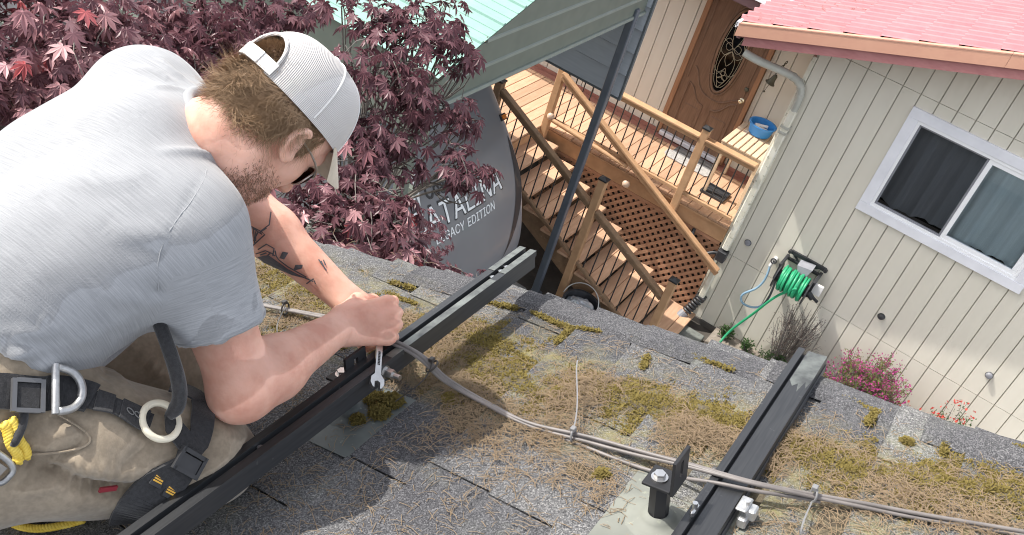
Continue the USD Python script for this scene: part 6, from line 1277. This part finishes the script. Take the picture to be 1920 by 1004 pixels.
TATL = [[[-1.2331,1.0788,0.2921,0.33,-0.84,0.44],[-1.2142,1.0831,0.2857,0.42,-0.78,0.46],[-1.2054,1.0972,0.2954,0.52,-0.58,0.63],[-1.2159,1.1145,0.3118,0.49,-0.27,0.83]],[[-1.2331,1.0788,0.2921,0.33,-0.84,0.44],[-1.2289,1.0713,0.2559,0.17,-0.98,-0.05]],[[-1.2289,1.0713,0.2559,0.17,-0.98,-0.05],[-1.2062,1.085,0.2805,0.52,-0.77,0.36],[-1.2142,1.0831,0.2857,0.42,-0.78,0.46]],[[-1.2271,1.0789,0.2882,0.31,-0.87,0.38],[-1.2224,1.0729,0.2637,0.29,-0.95,0.11]],[[-1.2295,1.0789,0.2898,0.33,-0.85,0.42],[-1.2103,1.0824,0.2805,0.47,-0.82,0.33]],[[-1.2225,1.0791,0.2851,0.29,-0.86,0.42],[-1.2203,1.0742,0.2681,0.29,-0.94,0.17]],[[-1.2183,1.0801,0.2837,0.35,-0.83,0.44],[-1.2245,1.0729,0.2675,0.23,-0.96,0.16]],[[-1.2069,1.0914,0.2908,0.52,-0.65,0.55],[-1.2162,1.0806,0.2829,0.36,-0.84,0.4]],[[-1.2252,1.0745,0.2401,0.15,-0.96,-0.25],[-1.2041,1.0794,0.2506,0.42,-0.91,-0.02],[-1.1923,1.0856,0.2448,0.48,-0.87,-0.01]],[[-1.2177,1.0742,0.2512,0.29,-0.96,-0.07],[-1.2018,1.0818,0.2635,0.51,-0.84,0.19],[-1.1903,1.0879,0.2554,0.57,-0.81,0.16],[-1.1929,1.0854,0.2403,0.46,-0.89,-0.05]],[[-1.2102,1.08,0.2331,0.28,-0.92,-0.27],[-1.1956,1.0838,0.2468,0.48,-0.88,0.01],[-1.1893,1.0873,0.2405,0.47,-0.88,-0.01]],[[-1.2165,1.0765,0.2395,0.23,-0.94,-0.25],[-1.2029,1.0802,0.2463,0.4,-0.91,-0.07]],[[-1.1886,1.0883,0.2513,0.56,-0.82,0.12],[-1.1875,1.0882,0.2406,0.47,-0.88,-0.01],[-1.1831,1.0905,0.2321,0.4,-0.92,-0.04],[-1.1686,1.0957,0.2208,0.29,-0.96,0.02],[-1.1345,1.1061,0.2041,0.37,-0.92,0.16]],[[-1.2006,1.0829,0.2347,0.36,-0.91,-0.2],[-1.1796,1.0929,0.2187,0.21,-0.97,-0.15],[-1.1493,1.1011,0.2063,0.27,-0.96,0.0],[-1.122,1.11,0.1972,0.42,-0.88,0.21]],[[-1.1354,1.1052,0.1907,0.21,-0.97,-0.09],[-1.1224,1.1112,0.2021,0.44,-0.84,0.3],[-1.118,1.1108,0.1925,0.4,-0.89,0.21]],[[-1.1281,1.1345,0.2304,0.7,-0.21,0.68],[-1.1096,1.1334,0.213,0.64,-0.27,0.72]],[[-1.1241,1.1369,0.2273,0.66,-0.12,0.75],[-1.1167,1.1335,0.2197,0.67,-0.23,0.7]],[[-1.1236,1.1423,0.2273,0.67,-0.01,0.75],[-1.1158,1.1384,0.2201,0.65,-0.13,0.75]]]
TATP = [[[-1.2251,1.0772,0.2323,0.12,-0.92,-0.36],[-1.2009,1.0815,0.2419,0.4,-0.91,-0.1],[-1.1875,1.089,0.2292,0.36,-0.92,-0.13],[-1.1644,1.0969,0.2126,0.24,-0.97,-0.04],[-1.1374,1.1046,0.2016,0.34,-0.94,0.1],[-1.163,1.0983,0.2034,0.16,-0.97,-0.17],[-1.1972,1.0931,0.2099,0.09,-0.88,-0.46],[-1.2195,1.0845,0.2195,0.1,-0.85,-0.52]],[[-1.1777,1.0958,0.249,0.59,-0.77,0.22],[-1.1692,1.1018,0.2468,0.59,-0.74,0.33],[-1.1748,1.0945,0.234,0.43,-0.9,0.12],[-1.1826,1.0907,0.2366,0.47,-0.88,0.05]],[[-1.1552,1.1018,0.2255,0.43,-0.87,0.24],[-1.1434,1.109,0.2259,0.53,-0.71,0.46],[-1.1439,1.1057,0.2194,0.44,-0.84,0.32],[-1.1589,1.0984,0.2136,0.3,-0.95,0.04]]]

mat('rope_cream', (.66, .60, .46), .55, (.74, .69, .57), 30)
def sm6(g, n): q = spline(g, n); return q[:, :3], q[:, 3:] / np.linalg.norm(q[:, 3:], axis=1)[:, None]
har = obj('harness', rw(strip(*sm6(np.vstack([G_belt[0] + (-.02, -.10, .045, 0, 0, 0), G_belt]), 30), .046, .006)), 'webbing', man, label='black safety harness with silver buckle and rings')
p_, n_h = sm6(G_strap1, 24); obj('strap', rw(strip(p_ + n_h * .004, n_h, .029, .0025)), 'webbing', har)
for a, b in ((4, 12), (14, 23)): obj('keeper', rw(strip(p_[a:b] + n_h[a:b] * .006, n_h[a:b], .033, .003)), 'webbing', har)
mat('webbing_stitch', (.16, .16, .16), .8)
for k in (0, 1): obj('stitching', rw(torus(p_[18] + n_h[18] * .0105 + unit(p_[20] - p_[16]) * (.006 if k else -.006), n_h[18], .006, .0008, 16, 5, .55)), 'webbing_stitch', har)
RC, RNn = np.array((-.998, .664, .216)), unit((.72, .16, .67)); obj('ring', rw(torus(RC, RNn, .0275, .0052, 40, 10)), 'rope_cream', har, smooth=True)
LP_ = np.vstack([G_loop[:5], [-1.018, .745, .185, .35, .52, .78], [-1.040, .742, .198, .2, .4, .88], [-1.058, .728, .208, .15, .35, .9]])
p_, n_h = sm6(LP_, 34); obj('leg_loop', rw(strip(p_ + n_h * .006, n_h, np.interp(np.linspace(0, 1, 34), [0, .2, 1], [.026, .034, .036]), .003)), 'webbing', har)
p_, n_h = sm6(G_legloop, 26); obj('leg_loop', rw(strip(p_ + n_h * .003, n_h, np.interp(np.linspace(0, 1, 26), [0, .25, .45, 1], [.036, .040, .068, .066]), .007)), 'webbing', har)
f_, s_, u_ = frame(p_[7] - p_[4], n_h[5])
bc_ = p_[5] + n_h[5] * .013
obj('buckle', rw(cat([obx(bc_ + s_ * k * .021, f_, s_, u_, .017, .003, .003) for k in (-1, 1)] + [obx(bc_ + f_ * k * .014, f_, s_, u_, .003, .021, .003) for k in (-1, 1)] + [obx(bc_ + f_ * .001, f_, s_, u_, .010, .017, .0015)])), 'plastic_black', har)
mat('pad_yellow', (.70, .40, .06), .7)
pc_ = p_[12] + n_h[12] * .011
for k, (a, b) in enumerate(((.0, .012), (.006, -.016), (-.012, -.030))):
    obj('pad', rw(obx(pc_ - f_ * (.016 - a) + s_ * b, f_, s_, u_, .012, .010, .004)), 'plastic_black', har)
    obj('pad_stitch', rw(cat([obx(pc_ - f_ * (.016 - a) + s_ * b + u_ * .0042 + f_ * (.0035 * j - .0053), f_, s_, u_, .0011, .0075, .0008) for j in range(4)])), 'pad_yellow', har)
tb = spline([(-1.14, .765, .415), (-1.045, .722, .345), (-1.00, .702, .305), (-.978, .690, .265), (-.983, .684, .235), (-.990, .672, .222)], 40)
obj('tether', rw(tube(tb, np.interp(np.linspace(0, 1, 40), [0, .8, .95, 1], [.0085, .0105, .011, .007]), 10)), 'webbing', har, smooth=True)
# belt buckle and side ring
bu = np.array((-1.0735, .533, .3095)); bn = unit((.80, .05, .55)); bd_ = unit(G_belt[3][:3] - G_belt[0][:3]); bd_ = unit(bd_ - bn * np.dot(bd_, bn)); bs = np.cross(bn, bd_)
mat('buckle_grey', (.17, .17, .175), .4, metal=.7)
obj('belt_buckle', rw(cat([obx(bu + bd_ * k * .018, bd_, bs, bn, .003, .022, .003) for k in (-1, 1)] + [obx(bu + bs * k * .020, bd_, bs, bn, .015, .003, .003) for k in (-1, 1)])), 'buckle_grey', har)
obj('buckle_tongue', rw(obx(bu - bn * .001, bd_, bs, bn, .014, .016, .002)), 'webbing', har)
dc = np.array((-1.062, .564, .306)); dn = unit((.80, .10, .58)); dd_ = unit(bd_ - dn * np.dot(bd_, dn)); dsd = np.cross(dn, dd_)
dpts = [dc + dsd * .030 * math.cos(a) + dd_ * (.036 * max(math.sin(a), 0) ** .8) for a in np.linspace(.05, np.pi - .05, 30)]
obj('side_ring', rw(cat([tube(dpts, .0056, 10), tube([dc + dsd * .034, dc - dsd * .034], .0052, 10)])), 'steel_matt', har, smooth=True)
p_, n_h = sm6(G_strapdown, 16); obj('gear_loop', rw(tube(p_ + n_h * .004, .006, 8)), 'webbing', har, smooth=True)
for nm, g_, r in (('pocket_welt', G_pocket, .0013), ('pocket_welt', G_pocket2, .0016)):
    obj(nm, rw(tube(sm6(g_, 20)[0], r, 6)), 'khaki', '/World/person/trousers', smooth=True)
mat('tag_red', (.22, .02, .03), .6)
obj('tag', rw(obx((-1.003, .568, .160), unit((.1, .9, -.45)), unit((.2, .45, .85)), unit((.97, -.2, -.05)), .013, .0035, .002)), 'tag_red', '/World/person/trousers')
mat('tattoo', (.055, .055, .065), .55, (.09, .08, .085), 60)
tt = [strip(np.array(l)[:, :3] if len(l) > 2 else np.array(l)[:, :3], np.array(l)[:, 3:], .0024, .0004) for l in TATL if len(l) > 1]
def tpoly(l): q = np.array(l); P_ = q[:, :3]; c = P_.mean(0) + q[:, 3:].mean(0) * .0015; n = len(P_); v = np.vstack([P_, c]); m = trimesh.Trimesh(v, [(i, (i + 1) % n, n) for i in range(n)], process=False); return m if np.dot(m.face_normals[0], q[0, 3:]) > 0 else flip(m)
obj('tattoo', rw(cat(tt + [tpoly(l) for l in TATP])), 'tattoo', body)
# yellow rope and the rope grab at the man's hip
mat('rope_yellow', (.62, .42, .04), .7, (.75, .56, .10), 90, bump=.3, bscale=300, bdist=.001)
def laid_rope(path, r, turns, m, name, parent, n=90):
    c = spline(path, n); T = np.gradient(c, axis=0); T /= np.linalg.norm(T, axis=1)[:, None]; s = unit(np.cross(T[0], (.2, .3, 1))); S_ = []
    for i in range(n): s = unit(s - T[i] * np.dot(s, T[i])); S_.append(s)
    S_ = np.array(S_); U_ = np.cross(T, S_); a = np.linspace(0, turns * 2 * np.pi, n)
    for k in range(3):
        b = a + k * 2 * np.pi / 3; obj('strand', rw(tube(c + r * .52 * (np.cos(b)[:, None] * S_ + np.sin(b)[:, None] * U_), r * .56, 6)), m, parent, smooth=True)
rp = thing('rope', 'yellow three-strand rope tied at the hip of the man and lying on the shingles', 'rope', RW(np.array([-1.15, .52, .02])))
for o_ in (0, .011): laid_rope([(-1.072, .492 + o_, .290), (-1.065, .491 + o_, .278), (-1.059, .488 + o_, .265), (-1.055, .490 + o_, .252), (-1.052, .486 + o_, .241)], .0066, 5, 'rope_yellow', 'rope', rp)
laid_rope([(-1.30, .51, .02), (-1.262, .522, .016), (-1.235, .532, .013), (-1.205, .538, .012), (-1.178, .552, .012), (-1.155, .575, .013), (-1.138, .595, .016)], .0062, 14, 'rope_yellow', 'rope', rp, 120)
fr = [tube(spline([(-1.138, .595, .016), (-1.132 + nh.normal(0, .004), .608 + nh.normal(0, .004), .016 + nh.uniform(0, .012)), (-1.126 + nh.normal(0, .006), .620 + nh.normal(0, .006), .013 + nh.uniform(0, .014))], 8), .0011, 4) for k in range(22)]
obj('frayed_end', rw(cat(fr)), 'rope_yellow', rp, kind='stuff')
gr = thing('rope_grab', 'grey metal rope grab hanging at the left edge by the hip of the man', 'rope grab', RW(np.array([-1.05, .47, .26])))
gc = np.array((-1.062, .452, .262)); gx, gn = unit((.25, .45, -.86)), unit((.75, -.35, .35)); gn = unit(gn - gx * np.dot(gx, gn)); gy = np.cross(gn, gx)
obj('frame', rw(cat([tube([gc + gx * .040 * math.copysign(abs(math.cos(a)) ** .6, math.cos(a)) + gy * .017 * math.copysign(abs(math.sin(a)) ** .6, math.sin(a)) for a in np.linspace(0, 2 * np.pi, 41)], .0042, 8, False)])), 'steel_matt', gr, smooth=True)
obj('cam', rw(cat([obx(gc + gx * .006, gx, gy, gn, .022, .009, .004), cyl(gc - gx * .02 - gn * .006, gc - gx * .02 + gn * .008, .006, 12)])), 'steel', gr)
# wrench: held by the near hand, its open end pointing to the eye
hd_, hw_, hn_, hk_ = HANDS['R']
wax = unit((.054, -.077, -.026)); w0 = np.array((-.906, 1.019, .105)) - wax * .146
wr = thing('wrench', 'polished combination wrench gripped in the hand of the man over the rail', 'wrench', RW(w0))
sd = unit(np.cross(wax, hn_)); tn = np.cross(sd, wax)
L0, L1 = 0.0, .140
shank = [(0, .0062), (.02, .0058), (.10, .0052), (L1 - .012, .0058)]
obj('shank', rw(trimesh.util.concatenate([hullpts([w0 + wax * a + sd * s * wa + tn * q * .0026 for a, wa in ((p[0], p[1]), (q_[0], q_[1])) for s in (-1, 1) for q in (-1, 1)]) for p, q_ in zip(shank[:-1], shank[1:])])), 'steel', wr)
jaw = Polygon([(.0, -.006), (.008, -.012), (.020, -.0125), (.028, -.0085), (.030, -.0052), (.017, -.0052), (.014, 0), (.017, .0052), (.030, .0052), (.028, .0085), (.020, .0125), (.008, .012), (0, .006)])
obj('open_jaw', rw(prism(jaw, w0 + wax * (L1 - .014) - tn * .0034, wax, sd, tn, .0068)), 'steel', wr)
ringp = Polygon([(.012 * math.cos(a), .012 * math.sin(a)) for a in np.linspace(0, 2 * np.pi, 25)[:-1]]).difference(Polygon([(.0075 * math.cos(a), .0075 * math.sin(a)) for a in np.linspace(0, 2 * np.pi, 13)[:-1]]))
obj('box_end', rw(prism(ringp, w0 - wax * .010 - tn * .004, wax, sd, tn, .008)), 'steel', wr)
obj('embossing', rw(cat([obx(w0 + wax * (.075 + .0035 * k) + tn * .0028, wax, sd, tn, .0011, .0022, .0003) for k in range(9)])), 'post_black', wr)
bt = thing('hex_bolt', 'bright hex bolt and nut in the raised rail beside the wrench', 'bolt', RL(np.array((-1.06, 1.20, .12))))
obj('head', rl(cat([hexcyl((-1.055, 1.215, .112), (-1.035, 1.215, .112), .011), cyl((-1.0575, 1.215, .112), (-1.054, 1.215, .112), .014, 16)])), 'steel', bt)
obj('shank', rl(cyl((-1.035, 1.215, .112), (-1.018, 1.215, .112), .006, 10)), 'steel', bt)
